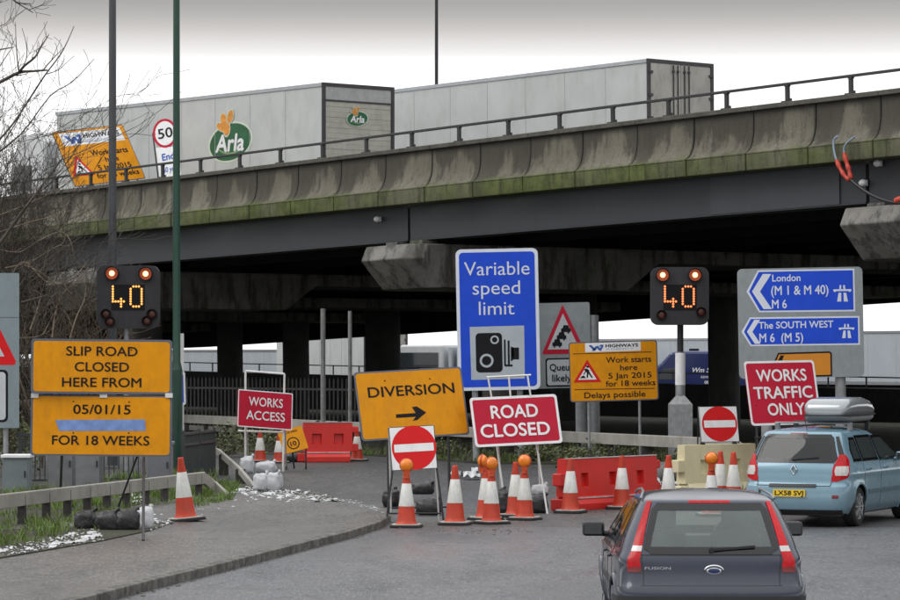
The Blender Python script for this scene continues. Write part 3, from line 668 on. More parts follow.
# dark blue panel van
vp = Q(700, 351, 23.6); t = thing('panel_van', 'dark blue panel van with white script lettering seen behind the grey signal post', 'van', (vp.x, vp.y, .35))
hv = vp.z-.35
m4 = Matrix.Translation((vp.x+.35, vp.y, .35)) @ Matrix.Rotation(R(-8), 4, 'Z')
NAVY = M('van_navy_paint', (.012, .022, .11), .3, var=.1, coat=.4)
vb = bx('body', lambda m_: m_.prism([(-2.55, .45), (-2.6, 1.1), (-2.5, 1.75), (-1.9, hv-.45), (-1.55, hv-.05), (-1.2, hv), (2.6, hv), (2.75, hv-.2), (2.8, .45)], -.97, .97, ax='xz'), NAVY, .12)
bx('windscreen', lambda m_: m_.prism([(-2.42, 1.75), (-2.3, 1.72), (-1.75, hv-.42), (-1.86, hv-.40)], -.8, .8, ax='xz'), CABG, 0)
bx('cab_window', lambda m_: m_.prism([(-2.1, 1.45), (-1.85, hv-.75), (-1.1, hv-.7), (-1.1, 1.45)], -.985, -.96, ax='xz'), CABG, 0)
for a_ in (('Wm Sutton Son', .35, hv-.80, 1.9, .19, -.98, .02, .3), ('0800 776 3338', .5, hv-1.32, 1.2, .12, -.98, .02), ('REMOVALS & STORAGE', .5, hv-1.10, 1.5, .09, -.98, .01)):
    m_ = MB(); text_fit(m_, *a_); m_.build('lettering', C['white'], vb, local=True, mw=m4, fix=False)
wheels_of(t, m4, [(xx, yy, .36) for xx in (-1.75, 1.7) for yy in (-.85, .85)], .36, .22)
bx('beacon', lambda m_: m_.box((-.6, 0, hv+.05), (.4, .5, .10)), C['black'], .02)

# ================================================================== SIGNS
def foot(p): return Vector((p.x, p.y, zg(p.y)))
def sign(name, label, cat, group, P, mat, r=.03, th=.012, border=None, edge=None):
    c = P.world(P.W/2, 0); t = thing(name, label, cat, (c.x, c.y+.02, zg(c.y)), group)
    pn = P.plate(t, mat, r=r, th=th)
    if border: P.border(pn, border[0], border[1], border[2] if len(border) > 2 else 0, r)
    return t, pn
def letters(P, pn, mat, rows, name='lettering', bold=.012):
    for st, cx, cy, wpx, cpx in rows:
        m_ = MB(); P.text(m_, st, cx, cy, wpx, cpx, 3.2, bold=bold); m_.build(name, mat, pn, local=True, fix=False)
def tubes(name, mat, t, segs, r=.02, n=8):
    m_ = MB()
    for s in segs: m_.tube(s, r, n)
    return m_.build(name, mat, t, smooth=50)
GS_ = 'temporary road works signs'
def man_triangle(P, pn, a, b, c, rw=.10):
    """red bordered warning triangle with a man digging beside a heap; a = apex, b, c = base corners in photo pixels"""
    A, B_, C_ = map(Vector, (a, b, c)); ctr = (A+B_+C_)/3
    m_ = MB(); P.poly(m_, [a, b, c], 2); o = m_.build('warning_triangle', C['nered'], pn, local=True, fix=False)
    m_ = MB(); P.poly(m_, [tuple(ctr+(q-ctr)*.66) for q in (A, B_, C_)], 3); m_.build('triangle_field', C['white'], pn, local=True, fix=False)
    S = (C_-B_).length; ux = (C_-B_)/S; vy = (A-(B_+C_)/2); vy = vy/vy.length
    def p(x, y): return tuple((B_+C_)/2+ux*(x*S)+vy*(y*S))
    m_ = MB()
    P.poly(m_, [p(-.27, .15), p(-.20, .22), p(-.13, .25), p(-.05, .15)], 4)
    P.poly(m_, [p(-.12, .46), p(-.03, .50), p(.06, .44), p(.08, .36), p(.20, .16), p(.15, .15), p(.04, .31), p(.02, .16), p(-.03, .16), p(-.02, .34), p(-.08, .40)], 4)
    P.poly(m_, [p(-.02, .55), p(-.08, .60), p(-.03, .60), p(.02, .55)], 4)
    m_.add(*[[ (a_, -.010, b_) for a_, b_ in P.circ(*p(.015, .555), S*.045)], [tuple(range(36))]])
    P.poly(m_, [p(-.15, .30), p(-.06, .42), p(-.03, .40), p(-.12, .27)], 4)
    m_.build('digging_man_symbol', C['black'], pn, local=True, fix=False)
def agency_logo(P, pn, x0, y0, x1, y1, sk=0.0, word='HIGHWAYS'):
    """white plate with the blue road-ribbon mark and the agency's name; sk = px per px drop of the lean"""
    def q(u, v): return (x0+(x1-x0)*u+sk*(y1-y0)*v, y0+(y1-y0)*v+(P.eu.y/P.eu.x)*(x1-x0)*u)
    m_ = MB(); P.poly(m_, [q(0, 0), q(1, 0), q(1, 1), q(0, 1)], 2); m_.build('logo_plate', C['white'], pn, local=True, fix=False)
    m_ = MB(); P.poly(m_, [q(.06, .25), q(.11, .22), q(.16, .5), q(.20, .78), q(.15, .8), q(.10, .5)], 3); P.poly(m_, [q(.12, .88), q(.19, .35), q(.235, .35), q(.30, .88), q(.255, .88), q(.215, .6), q(.17, .88)], 3); P.poly(m_, [q(.24, .4), q(.29, .2), q(.335, .25), q(.32, .55), q(.29, .78), q(.26, .6), q(.295, .42)], 3)
    m_.build('logo_mark', C['logoblue'], pn, local=True, fix=False)
    m_ = MB(); c = q(.66, .36); P.text(m_, word, c[0], c[1], (x1-x0)*.58, (y1-y0)*.34, 3, .03); m_.build('lettering', C['black'], pn, local=True, fix=False)
    m_ = MB(); c = q(.62, .74); P.text(m_, 'AGENCY', c[0], c[1], (x1-x0)*.50, (y1-y0)*.20, 3, .0); m_.build('lettering', M('pale_blue_lettering', (.30, .42, .68), .5), pn, local=True, fix=False)

# -- slip road closed (big yellow double panel)
P = Panel((31, 338.5), (172, 340), (30.5, 455), 64.5, 4)
Yc = F/64.5
P1 = Panel((31, 338.5), (172, 340), (30.7, 393.5), 64.5, 3); P2 = Panel((30.5, 394.5), (172, 396), (30, 455.5), 64.5, 3)
c = P2.world(P2.W*.8, 0); t = thing('road_works_sign', 'tall yellow two-panel slip road closed sign on the footpath with taped over line', 'sign', (c.x, c.y, 0), GS_)
a = P1.plate(t, C['edge'], 'upper_panel', .05); m_ = MB(); P1.flat(m_, rrect(P1.W/2, P1.Hh/2, P1.W-.07, P1.Hh-.07, .05)); m_.build('yellow_face', C['yellow'], a, local=True, fix=False)
letters(P1, a, C['black'], [('SLIP ROAD', 101.5, 351.3, 71, 9), ('CLOSED', 101.5, 367, 54, 9), ('HERE FROM', 101.5, 382.5, 79, 9)])
a = P2.plate(t, C['edge'], 'lower_panel', .05); m_ = MB(); P2.flat(m_, rrect(P2.W/2, P2.Hh/2, P2.W-.07, P2.Hh-.05, .05)); m_.build('yellow_face', C['yellow'], a, local=True, fix=False)
letters(P2, a, C['black'], [('05/01/15', 101.5, 409.5, 57, 9), ('FOR 18 WEEKS', 100.5, 440.5, 97, 9)])
m_ = MB(); P2.poly(m_, [(55, 420), (144.5, 419.5), (145.5, 431), (59, 431)], 2); m_.build('cover_strip', C['tape'], a, local=True, fix=False)
for px in (34.5, 103, 168.5):
    m_ = MB(); u, v = P2.uv(px, 395.5); m_.box(P2.mw @ Vector((u, -.012, v)), (.115, .03, .07)); m_.build('clamp', C['wsteel'], t)
for PP, px, py in ((P2, 73, 401.5), (P2, 128.5, 402), (P2, 73, 433), (P2, 128.5, 433), (P1, 75, 350), (P1, 131, 350)):
    m_ = MB(); u, v = PP.uv(px, py); m_.ball(PP.mw @ Vector((u, -.005, v)), (.012, .008, .012), 8, 5); m_.build('rivet', C['black'], t)
top = P1.world(P1.W*.8, P1.Hh*.9, .05); low = P2.world(P2.W*.8, 0, .09); ft = G(143.3, 541, PTH)
tubes('leg', C['dark'], t, [[top, low, ft]], .022)
top = P1.world(P1.W*.2, P1.Hh*.9, .10); low = P2.world(P2.W*.22, 0, .12); ft = G(60, 503, PTH)
tubes('leg', C['dark'], t, [[top, low, ft]], .022)
tubes('back_stay', C['dark'], t, [[P2.world(P2.W*.8, P2.Hh*.3, .06), G(112, 524, PTH)], [P2.world(P2.W*.1, P2.Hh*.3, .06), P2.world(P2.W*.9, P2.Hh*.3, .06)]], .016)

# -- works access
P = Panel((238, 389), (292.5, 393.5), (237.3, 426.5), 48.5, 5)
t, pn = sign('road_works_sign', 'small maroon works access sign on a white frame by the snowy sandbags', 'sign', GS_, P, C['red'], .03, border=(C['white'], .022))
letters(P, pn, C['white'], [('WORKS', 265.3, 402.5, 34, 8.6), ('ACCESS', 265.2, 416.3, 38.5, 8.6)])
zt = lambda px, py: Q(px, py, 48.0)
def gz(px, s, dz=0): q = GS(px, s, dz); return q
tl, tr = Q(245.5, 371, 48.2), Q(284.5, 374, 48.2)
tubes('frame', C['wsteel'], t, [[tl, tr], [Q(245.5, 371, 48.2), GS(245.5, 48.2, PTH)], [tr, GS(283, 48.2, PTH+.02)], [Q(238, 431, 48.2), Q(283.5, 432.5, 48.2)]], .022)
tubes('back_leg', C['wsteel'], t, [[tl+Vector((0, .05, -.5)), GS(248, 46.5, PTH)], [tr+Vector((0, .05, -.5)), GS(286, 46.5, PTH)]], .018)

# -- maximum speed 10 (yellow A-board)
P = Panel((277, 432), (301, 425.5), (284.5, 454.5), 46.0, 14)
t, pn = sign('road_works_sign', 'small yellow leaning board with a ringed 10 in front of the red barrier', 'sign', GS_, P, C['yellow'], .02)
m_ = MB(); P.ring(m_, P.circ(293.2, 443.3, 6.2), P.circ(293.2, 443.3, 5.1), 1); m_.build('ring', C['black'], pn, local=True, fix=False)
letters(P, pn, C['black'], [('10', 293.2, 443.6, 5.8, 4.4), ('SITE MAX', 290.5, 432, 13, 2.0)], bold=.02)
lo1, lo2 = P.world(.05, .02, .02), P.world(P.W-.05, .02, .02)
tubes('leg', C['dark'], t, [[P.world(.05, P.Hh*.8, .02), lo1, foot(lo1)], [P.world(P.W-.05, P.Hh*.8, .02), lo2, foot(lo2)], [P.world(P.W/2, P.Hh*.9, .03), foot(P.world(P.W/2, 0, .5))]], .018)

# -- diversion
P = Panel((353, 372.5), (460.5, 366.5), (362, 441.5), 57.5, 11)
t, pn = sign('road_works_sign', 'large tilted yellow diversion sign with a black arrow pointing right', 'sign', GS_, P, C['edge'], .06)
m_ = MB(); P.flat(m_, rrect(P.W/2, P.Hh/2, P.W-.06, P.Hh-.06, .05)); m_.build('yellow_face', C['yellow'], pn, local=True, fix=False)
letters(P, pn, C['black'], [('DIVERSION', 410.5, 390.5, 86, 10)])
m_ = MB(); P.poly(m_, [(395.3, 414.7), (415, 413.5), (411.2, 407.5), (416, 406.8), (425.6, 413), (416.5, 420.6), (411.8, 421.3), (415.2, 417.3), (395.5, 418.4)], 2); m_.build('arrow', C['black'], pn, local=True, fix=False)
for px, py in ((384, 381), (429, 379)):
    m_ = MB(); u, v = P.uv(px, py); m_.ball(P.mw @ Vector((u, -.006, v)), (.014, .008, .014), 8, 5); m_.build('rivet', C['black'], pn)
A1, A2 = P.world(P.W*.24, 0, .03), P.world(P.W*.80, 0, .03)
for A_, px in ((A1, 387), (A2, 447)):
    f_ = GS(px, F/(A_.y-.0)); f_.z = zg(f_.y); tubes('leg', C['dark'], t, [[P.mw @ (P.mw.inverted() @ A_+Vector((0, 0, P.Hh*.9))), A_, Vector((A_.x+(.03 if px > 400 else .02), A_.y-.12, zg(A_.y)))]], .018)
    tubes('back_leg', C['dark'], t, [[A_+Vector((0, .18, .5)), Vector((A_.x+.05, A_.y+.75, zg(A_.y)))]], .016)
tubes('foot_bar', C['dark'], t, [[Vector((A1.x, A1.y+.72, .10)), Vector((A2.x, A2.y+.72, .10))]], .016)

# -- no entry boards on A-frames
def no_entry(TL, TR, BL, s, disc, legs, label, lean, footz=0.0):
    P = Panel(TL, TR, BL, s, lean)
    t, pn = sign('no_entry_sign', label, 'sign', 'no entry boards', P, C['white'], .02)
    m_ = MB(); P.flat(m_, P.circ(*disc), 1); m_.build('red_disc', C['nered'], pn, local=True, fix=False)
    u, v = P.uv(disc[0], disc[1]); w_ = disc[2]*P.ku*1.78; m_ = MB(); P.flat(m_, rrect(u, v, w_, w_*.20, .01), 2); m_.build('white_bar', C['white'], pn, local=True, fix=False)
    m_ = MB(); P.ring(m_, rrect(P.W/2, P.Hh/2, P.W, P.Hh, .02), rrect(P.W/2, P.Hh/2, P.W-.02, P.Hh-.02, .012), .5); m_.build('rim', C['dark'], pn, local=True, fix=False)
    z0 = zg(F/s)
    for uu, dx in ((.01, -.10), (P.W-.01, .12)):
        a = P.world(uu, 0, .03); b = P.world(uu, P.Hh, .03); tubes('leg', C['dark'], t, [[b, a, Vector((a.x+dx, a.y-.12, z0))]], .017)
        tubes('back_leg', C['dark'] if legs == 'dark' else C['wsteel'], t, [[b+Vector((0, .03, 0)), Vector((a.x+dx*.3, a.y+.65, z0))]], .014)
    tubes('foot_bar', C['dark'], t, [[Vector((P.world(0, 0).x-.06, P.world(0, 0).y+.58, z0+.14)), Vector((P.world(P.W, 0).x+.06, P.world(0, 0).y+.58, z0+.14))]], .014)
    return t
no_entry((388.3, 427.5), (433.8, 425), (392, 471), 60.5, (413.8, 447.8, 22.2), 'white', 'no entry board on a black A-frame at the kerb end, below the diversion sign', 10)
no_entry((698.6, 406.6), (736.6, 406), (701.5, 442.5), 48.5, (719.6, 424, 17.6), 'dark', 'no entry board standing behind the cream barrier', 8)

# -- road closed
P = Panel((469, 398), (556, 394), (475.5, 447.5), 57.2, 12)
t, pn = sign('road_works_sign', 'maroon road closed sign with thick white border on a thin white frame', 'sign', GS_, P, C['red'], .06, border=(C['white'], .045))
P.r = .06
letters(P, pn, C['white'], [('ROAD', 513.8, 411.5, 46.5, 12.5), ('CLOSED', 514.8, 430, 68.5, 12.5)], bold=.02)
sc = 57.0
tubes('frame', C['wsteel'], t, [[Q(486.5, 377.3, sc), Q(531, 375, sc)], [Q(488, 377, sc), Q(491.5, 397, sc)], [Q(508.8, 376.5, sc), Q(510.5, 396, sc)], [Q(527.5, 375.3, sc), Q(530.5, 395, sc)]], .016)
lz = [Q(497, 446, sc), Q(536.5, 443.5, sc)]
tubes('leg', C['wsteel'], t, [[Q(491.5, 397, sc)+Vector((0, .05, 0)), lz[0]+Vector((0, .05, 0)), Vector(((506-450)/sc, F/sc-.25, 0.005))]], .018); tubes('leg', C['wsteel'], t, [[Q(530.5, 395, sc)+Vector((0, .05, 0)), lz[1]+Vector((0, .05, 0)), Vector(((547-450)/sc, F/sc-.25, .005))]], .018)
for q_ in lz: tubes('back_leg', C['wsteel'], t, [[q_+Vector((0, .08, .4)), Vector((q_.x+.1, q_.y+.6, .01))]], .015)

# -- works traffic only
P = Panel((743.8, 361.5), (814, 360), (751.5, 426), 52.5, 10)
t, pn = sign('road_works_sign', 'square maroon works traffic only sign behind the light blue car', 'sign', GS_, P, C['red'], .07, border=(C['white'], .042))
letters(P, pn, C['white'], [('WORKS', 781.3, 375.5, 49.5, 11.5), ('TRAFFIC', 783, 392.7, 58, 11.5), ('ONLY', 786, 409.5, 36.5, 11.5)], bold=.02)
for uu in (.14, P.W-.14):
    a = P.world(uu, 0, .04); tubes('leg', C['dark'], t, [[P.world(uu, P.Hh, .04), a, Vector((a.x+.06, a.y-.1, zg(a.y)))]], .018)
    tubes('back_leg', C['dark'], t, [[a+Vector((0, .05, .4)), Vector((a.x+.06, a.y+.7, zg(a.y)))]], .016)
tubes('back_bar', C['dark'], t, [[P.world(-.1, .12, .03), P.world(P.W+.1, .12, .03)], [P.world(.05, -.22, .03), P.world(P.W-.05, -.22, .03)]], .012)

# -- yellow works-start board in front of the bridge
P = Panel((570, 342.5), (658.5, 339.8), (570.3, 402.5), 44.6, 0)
t, pn = sign('road_works_sign', 'yellow works start board with warning triangle on posts under the bridge', 'sign', GS_, P, C['edge'], .06)
m_ = MB(); P.flat(m_, rrect(P.W/2, P.Hh/2, P.W-.05, P.Hh-.05, .05)); m_.build('yellow_face', C['yellow'], pn, local=True, fix=False)
agency_logo(P, pn, 586.5, 343.2, 642, 352.3)
m_ = MB()
for (x0, y0, x1, y1) in ((574.5, 353.6, 653, 351.5), (575, 389.3, 655, 388)): P.poly(m_, [(x0, y0), (x1, y1), (x1, y1+.7), (x0, y0+.7)], 2)
m_.build('rule_line', C['black'], pn, local=True, fix=False)
letters(P, pn, C['black'], [('Work starts', 629.5, 359.3, 45, 5.6), ('here', 629.5, 367.3, 17, 5.4), ('5 Jan 2015', 630.5, 375.2, 43, 5.4), ('for 18 weeks', 631, 383, 49.5, 5.4), ('Delays possible', 615, 394.5, 61, 5.6)], bold=.01)
man_triangle(P, pn, (588.2, 359.5), (574, 382.6), (602, 382))
for px in (589.5, 640.5):
    u, v = P.uv(px, 402); a = P.world(u, .05, .03); tubes('post', C['steel'], t, [[P.world(u, P.Hh-.1, .045), Vector((P.world(u, 0, .045).x, P.world(u, 0, .045).y, zg(a.y)))]], .03)

# -- blue variable speed limit sign
P = Panel((457.3, 249.5), (539.6, 247.8), (458.3, 391), 44.2, 0)
t, pn = sign('speed_limit_sign', 'tall blue variable speed limit sign with a speed camera picture', 'sign', 'permanent road signs', P, C['silver'], .13, .05)
m_ = MB(); P.flat(m_, rrect(P.W/2, P.Hh/2, P.W-.15, P.Hh-.15, .09)); m_.build('blue_face', C['blue'], pn, local=True, fix=False)
letters(P, pn, C['silver'], [('Variable', 498.4, 268.3, 65.5, 13.3), ('speed', 497.7, 287.5, 47.5, 13.3), ('limit', 497.7, 308, 35.5, 13.3)], bold=.0)
m_ = MB(); P.poly(m_, [(470.5, 327), (525, 325.5), (525, 378.5), (471.5, 380)], 2); m_.build('camera_field', M('sign_pale_field', (.44, .49, .53), .5, var=.06), pn, local=True, fix=False)
def rr_px(cx, cy, w_, h_, r_): 
    u, v = P.uv(cx, cy); return rrect(u, v, w_*P.ku, h_*P.kv, r_*P.ku)
m_ = MB(); P.flat(m_, rr_px(489.6, 352.7, 26.5, 39.5, 4), 3)
for x0, x1, yy, hh in ((504.5, 506.3, 352.5, 26), (508.2, 510.2, 352.5, 24), (512.6, 514.2, 352.5, 10)): P.poly(m_, [(x0, yy-hh/2), (x1, yy-hh/2), (x1, yy+hh/2), (x0, yy+hh/2)], 3)
P.poly(m_, [(511.2, 346.5), (514.3, 347.5), (519.5, 347.5), (519.5, 359.5), (514.3, 359.5), (511.2, 361.5)], 3); P.poly(m_, [(505, 364.5), (513, 364.5), (513, 366.5), (505, 366.5)], 3)
m_.build('camera_symbol', C['black'], pn, local=True, fix=False)
m_ = MB(); P.ring(m_, P.circ(487, 360.7, 6.9), P.circ(487, 360.7, 4.7), 4); P.ring(m_, P.circ(495.3, 339.8, 4.3), P.circ(495.3, 339.8, 2.7), 4); m_.build('lens_symbol', M('sign_pale_field', (0, 0, 0)), pn, local=True, fix=False)
for px in (476, 521):
    u, v = P.uv(px, 390); b = P.world(u, 0, .13); tubes('post', C['steel'], t, [[P.world(u, P.Hh-.2, .13), Vector((b.x, b.y, zg(b.y)))]], .07, 14)

# -- grey queue warning sign behind it
P = Panel((527, 303.5), (591.5, 302), (527, 389), 43.4, 0)
t, pn = sign('queue_warning_sign', 'grey board with red queue triangle half hidden behind the blue speed sign', 'sign', 'permanent road signs', P, C['grey'], .05, .04)
m_ = MB(); P.poly(m_, [(564.5, 304.5), (543, 353.5), (545, 354.5), (585, 353.5), (586.5, 352)], 1); m_.build('warning_triangle', C['red'], pn, local=True, fix=False)
m_ = MB(); P.poly(m_, [(564.6, 313.5), (548.5, 349.6), (580.5, 349)], 2); m_.build('triangle_field', C['palegrey'], pn, local=True, fix=False)
m_ = MB()
for cx, cy in ((558, 343.5), (562.5, 336.5), (567, 329.5)):
    P.poly(m_, [(cx-4.6, cy-1), (cx-3, cy-1.2), (cx-2, cy-4.3), (cx+2.6, cy-4.4), (cx+3.6, cy-1.3), (cx+5, cy-1.1), (cx+5, cy+2.6), (cx+3.5, cy+2.6), (cx+3.4, cy+4), (cx+1.8, cy+4), (cx+1.8, cy+2.6), (cx-1.8, cy+2.6), (cx-1.8, cy+4), (cx-3.3, cy+4), (cx-3.4, cy+2.6), (cx-4.6, cy+2.6)], 3)
m_.build('queue_symbol', C['black'], pn, local=True, fix=False)
m_ = MB(); u, v = P.uv(566, 372.2); w_ = 40*P.ku; h_ = 28.6*P.kv; P.flat(m_, rrect(u, v, w_, h_, .06), 1); m_.build('plate_rim', C['black'], pn, local=True, fix=False)
m_ = MB(); P.flat(m_, rrect(u, v, w_-.07, h_-.07, .05), 2); m_.build('plate_field', C['palegrey'], pn, local=True, fix=False)
letters(P, pn, C['black'], [('Queues', 563.8, 367.2, 27, 6.6), ('likely', 562, 378, 19, 6.8)], bold=.02)
for px in (582, 595.0):
    u, v = P.uv(px, 388); b = P.world(u, 0, .16); tubes('post', C['steel'], t, [[P.world(u, P.Hh-.3, .16), Vector((b.x, b.y, zg(b.y)))]], .13, 16)

# -- direction sign
P = Panel((739.5, 269), (864.5, 266.5), (739.5, 379), 48.5, 0)
t, pn = sign('direction_sign', 'big grey direction sign with two blue arrow panels and an orange covered panel', 'sign', 'permanent road signs', P, C['grey'], .10, .06)
def arrow_panel(tip, tl, tr, br_, bl, rows, motor, nm):
    O = [tip, tl, tr, br_, bl]; cx = sum(p[0] for p in O)/5; cy = sum(p[1] for p in O)/5
    m_ = MB(); P.poly(m_, O, 1); pp = m_.build(nm, C['silver'], pn, local=True, fix=False)
    I = [(tip[0]+2.6, tip[1]), (tl[0]+.9, tl[1]+1.6), (tr[0]-1.6, tr[1]+1.6), (br_[0]-1.6, br_[1]-1.6), (bl[0]+.9, bl[1]-1.6)]
    m_ = MB(); P.poly(m_, I, 2); m_.build(nm+'_field', C['blue'], pn, local=True, fix=False)
    hgt = bl[1]-tl[1]; tx, ty = tip
    m_ = MB(); w_ = hgt*.20; d0 = hgt*.37
    P.poly(m_, [(tx+5.5, ty), (tx+5.5+d0*.72, ty-d0*1.13), (tx+5.5+d0*.72+w_*1.0, ty-d0*1.13), (tx+5.5+w_*.95, ty), (tx+5.5+d0*.72+w_*1.0, ty+d0*1.13), (tx+5.5+d0*.72, ty+d0*1.13)], 3)
    mx_, my_, k = motor
    for sg in (-1, 1):
        P.poly(m_, [(mx_+sg*1.0*k, my_-6.5*k), (mx_+sg*2.6*k, my_-6.5*k), (mx_+sg*3.1*k, my_-2.6*k), (mx_+sg*1.0*k, my_-2.6*k)], 3)
        P.poly(m_, [(mx_+sg*1.1*k, my_+1.2*k), (mx_+sg*3.8*k, my_+1.2*k), (mx_+sg*5.4*k, my_+10*k), (mx_+sg*1.3*k, my_+10*k)], 3)
    P.poly(m_, [(mx_-9*k, my_-2.2*k), (mx_+9*k, my_-2.4*k), (mx_+9*k, my_-.6*k), (mx_+7*k, my_+.6*k), (mx_+6.4*k, my_-.6*k), (mx_-6.4*k, my_-.4*k), (mx_-7*k, my_+.8*k), (mx_-9*k, my_-.4*k)], 3)
    m_.build('motorway_symbol', C['silver'], pn, local=True, fix=False)
    letters(P, pn, C['silver'], rows, bold=.016)
arrow_panel((748.2, 291.5), (760, 270.3), (856.5, 268.5), (856.5, 311.3), (760.5, 312.3), [('London', 788.3, 277.8, 28, 6.6), ('(M 1 & M 40)', 801.5, 290, 57, 8.8), ('M 6', 780.8, 304, 14.5, 8.4)], (844, 291.5, 1.0), 'upper_arrow_panel')
arrow_panel((742.3, 331.8), (751, 317.4), (860.6, 316), (860.6, 344.8), (751.3, 346.2), [('The SOUTH WEST', 797, 324.7, 74.5, 6.6), ('M 6  (M 5)', 782, 337.5, 43.5, 8.4)], (847.5, 329.5, .86), 'lower_arrow_panel')
m_ = MB(); P.poly(m_, [(773, 364.5), (778.5, 352.8), (830, 351.3), (832.3, 353), (832.3, 376.3), (779, 377.8)], 1); m_.build('cover_rim', C['black'], pn, local=True, fix=False)
m_ = MB(); P.poly(m_, [(775, 364.5), (779.5, 354.5), (829.7, 353), (830.7, 354), (830.7, 374.8), (779.8, 376)], 2); m_.build('orange_cover', C['orange'], pn, local=True, fix=False)
m_ = MB(); P.poly(m_, [(776.3, 364.5), (781, 355.5), (784.5, 355.4), (780.8, 364.4), (784.8, 373.5), (781, 373.8)], 3); m_.build('cover_arrow', C['black'], pn, local=True, fix=False)
for px in (842.5, 768):
    u, v = P.uv(px, 379); b = P.world(u, 0, .18); tubes('post', C['steel'], t, [[P.world(u, P.Hh-.3, .18), Vector((b.x, b.y, zg(b.y)))]], .11, 16)

# -- grey sign at the left edge
P = Panel((-58, 273), (19, 273), (-58, 428), 51.5, 0)
t, pn = sign('queue_warning_sign', 'grey board cut by the left edge with red triangle and white plate', 'sign', 'permanent road signs', P, M('sign_pale_grey_blue', (.21, .26, .28), .5, var=.06, dirt=.15), .03, .04)
m_ = MB(); P.poly(m_, [(-20.5, 288), (-58, 365), (14.5, 365), (16, 361.5)], 1); m_.build('warning_triangle', C['nered'], pn, local=True, fix=False)
m_ = MB(); P.poly(m_, [(-21, 307), (-46, 356.5), (4.5, 356.5)], 2); m_.build('triangle_field', C['palegrey'], pn, local=True, fix=False)
m_ = MB(); u, v = P.uv(-20.5, 396); w_ = 57*P.ku; h_ = 52.5*P.kv; P.flat(m_, rrect(u, v, w_, h_, .09), 1); m_.build('plate_rim', C['black'], pn, local=True, fix=False)
m_ = MB(); P.flat(m_, rrect(u, v, w_-.09, h_-.09, .07), 2); m_.build('plate_field', C['palegrey'], pn, local=True, fix=False)
m_ = MB(); P.poly(m_, [(-58, 317), (19, 317), (19, 317.8), (-58, 317.8)], 1); m_.build('seam', C['edge'], pn, local=True, fix=False)
for px in (-40, 5):
    u, v = P.uv(px, 428); b = P.world(u, 0, .1); tubes('post', C['steel'], t, [[P.world(u, P.Hh-.2, .1), Vector((b.x, b.y, PTH))]], .05, 12)

# -- small blue sign on a white post by the green lamp column
P = Panel((168, 372), (186, 371.5), (168, 405.5), 45, 0)
t, pn = sign('information_sign', 'small blue sign with white rim half hidden behind the green lamp column', 'sign', 'permanent road signs', P, C['white'], .05, .02)
m_ = MB(); P.flat(m_, rrect(P.W/2, P.Hh/2, P.W-.09, P.Hh-.09, .04)); m_.build('blue_face', C['blue'], pn, local=True, fix=False)
b = Q(181.5, 400, 44.8); tubes('post', C['wsteel'], t, [[Q(181.5, 333.5, 44.8), Vector((b.x, b.y, zg(b.y)))]], .055, 12)

# -- signs on the bridge
def bs(x, off): return .0169*(x+1975)*46.6/(46.6+off)
def on_bridge(p): 
    l = BM.inverted() @ p; return BM @ Vector((l.x, l.y, 6.52))
P = Panel((54, 131.5), (125, 124), (75, 187), bs(98, 1.1), 16)
c = on_bridge(P.world(P.W/2, 0)); t = thing('road_works_sign', 'yellow works start board leaning behind the bridge rail', 'sign', c, 'signs on the bridge')
pn = P.plate(t, C['edge'], r=.05); m_ = MB(); P.flat(m_, rrect(P.W/2, P.Hh/2, P.W-.05, P.Hh-.05, .04)); m_.build('yellow_face', C['yellow'], pn, local=True, fix=False)
agency_logo(P, pn, 60.5, 133.5, 121.5, 146.5, .42)
man_triangle(P, pn, (76.5, 155), (73.5, 176.7), (95.5, 175))
letters(P, pn, C['black'], [('Work starts', 110, 151.5, 37, 5.5), ('here', 112.5, 159, 13, 5), ('5 Jan 2015', 115, 166.5, 33, 5), ('for 18 weeks', 118, 174.3, 42, 5)], bold=.02)
for uu in (.3, P.W-.3): a = P.world(uu, 0, .03); tubes('leg', C['dark'], t, [[P.world(uu, P.Hh*.9, .03), a, on_bridge(a)]], .025)
P = Panel((148, 119), (178, 113), (157, 176), bs(165, 1.1), 16)
c = on_bridge(P.world(P.W/2, 0)); t = thing('speed_limit_sign', 'round 50 sign with white plate standing behind the bridge rail', 'sign', c, 'signs on the bridge')
m_ = MB(); ci = P.circ(163.5, 133.5, 12.2, 14.5); n_ = len(ci); m_.add([(a, 0, b) for a, b in ci]+[(a, .012, b) for a, b in ci], [tuple(range(n_)), tuple(reversed(range(n_, 2*n_)))]+[(i, n_+i, n_+(i+1) % n_, (i+1) % n_) for i in range(n_)])
pn = m_.build('disc', C['red'], t, local=True, mw=P.mw)
m_ = MB(); P.flat(m_, P.circ(163.5, 133.5, 9.8, 12)); m_.build('disc_face', C['white'], pn, local=True, fix=False)
letters(P, pn, C['black'], [('50', 163.8, 133.3, 14.5, 9.5)])
m_ = MB(); q = [P.uv(*p) for p in ((155, 148), (176.5, 146.5), (181.5, 177), (160, 179))]; m_.prism(q, .0, .012); pl = m_.build('plate', C['white'], t, local=True, mw=P.mw)
for a_ in (('End', 167.5, 156.5, 12, 6.5, 2, .03), ('50 yds', 169.5, 169, 13, 5, 2, .02)):
    m_ = MB(); P.text(m_, *a_); m_.build('lettering', C['logoblue'], pl, local=True, mw=P.mw, fix=False)
for px in (156, 172): u, v = P.uv(px, 165); a = P.world(u, 0, .03); tubes('leg', C['dark'], t, [[P.world(u, P.Hh*.75, .03), a, on_bridge(a)]], .02)

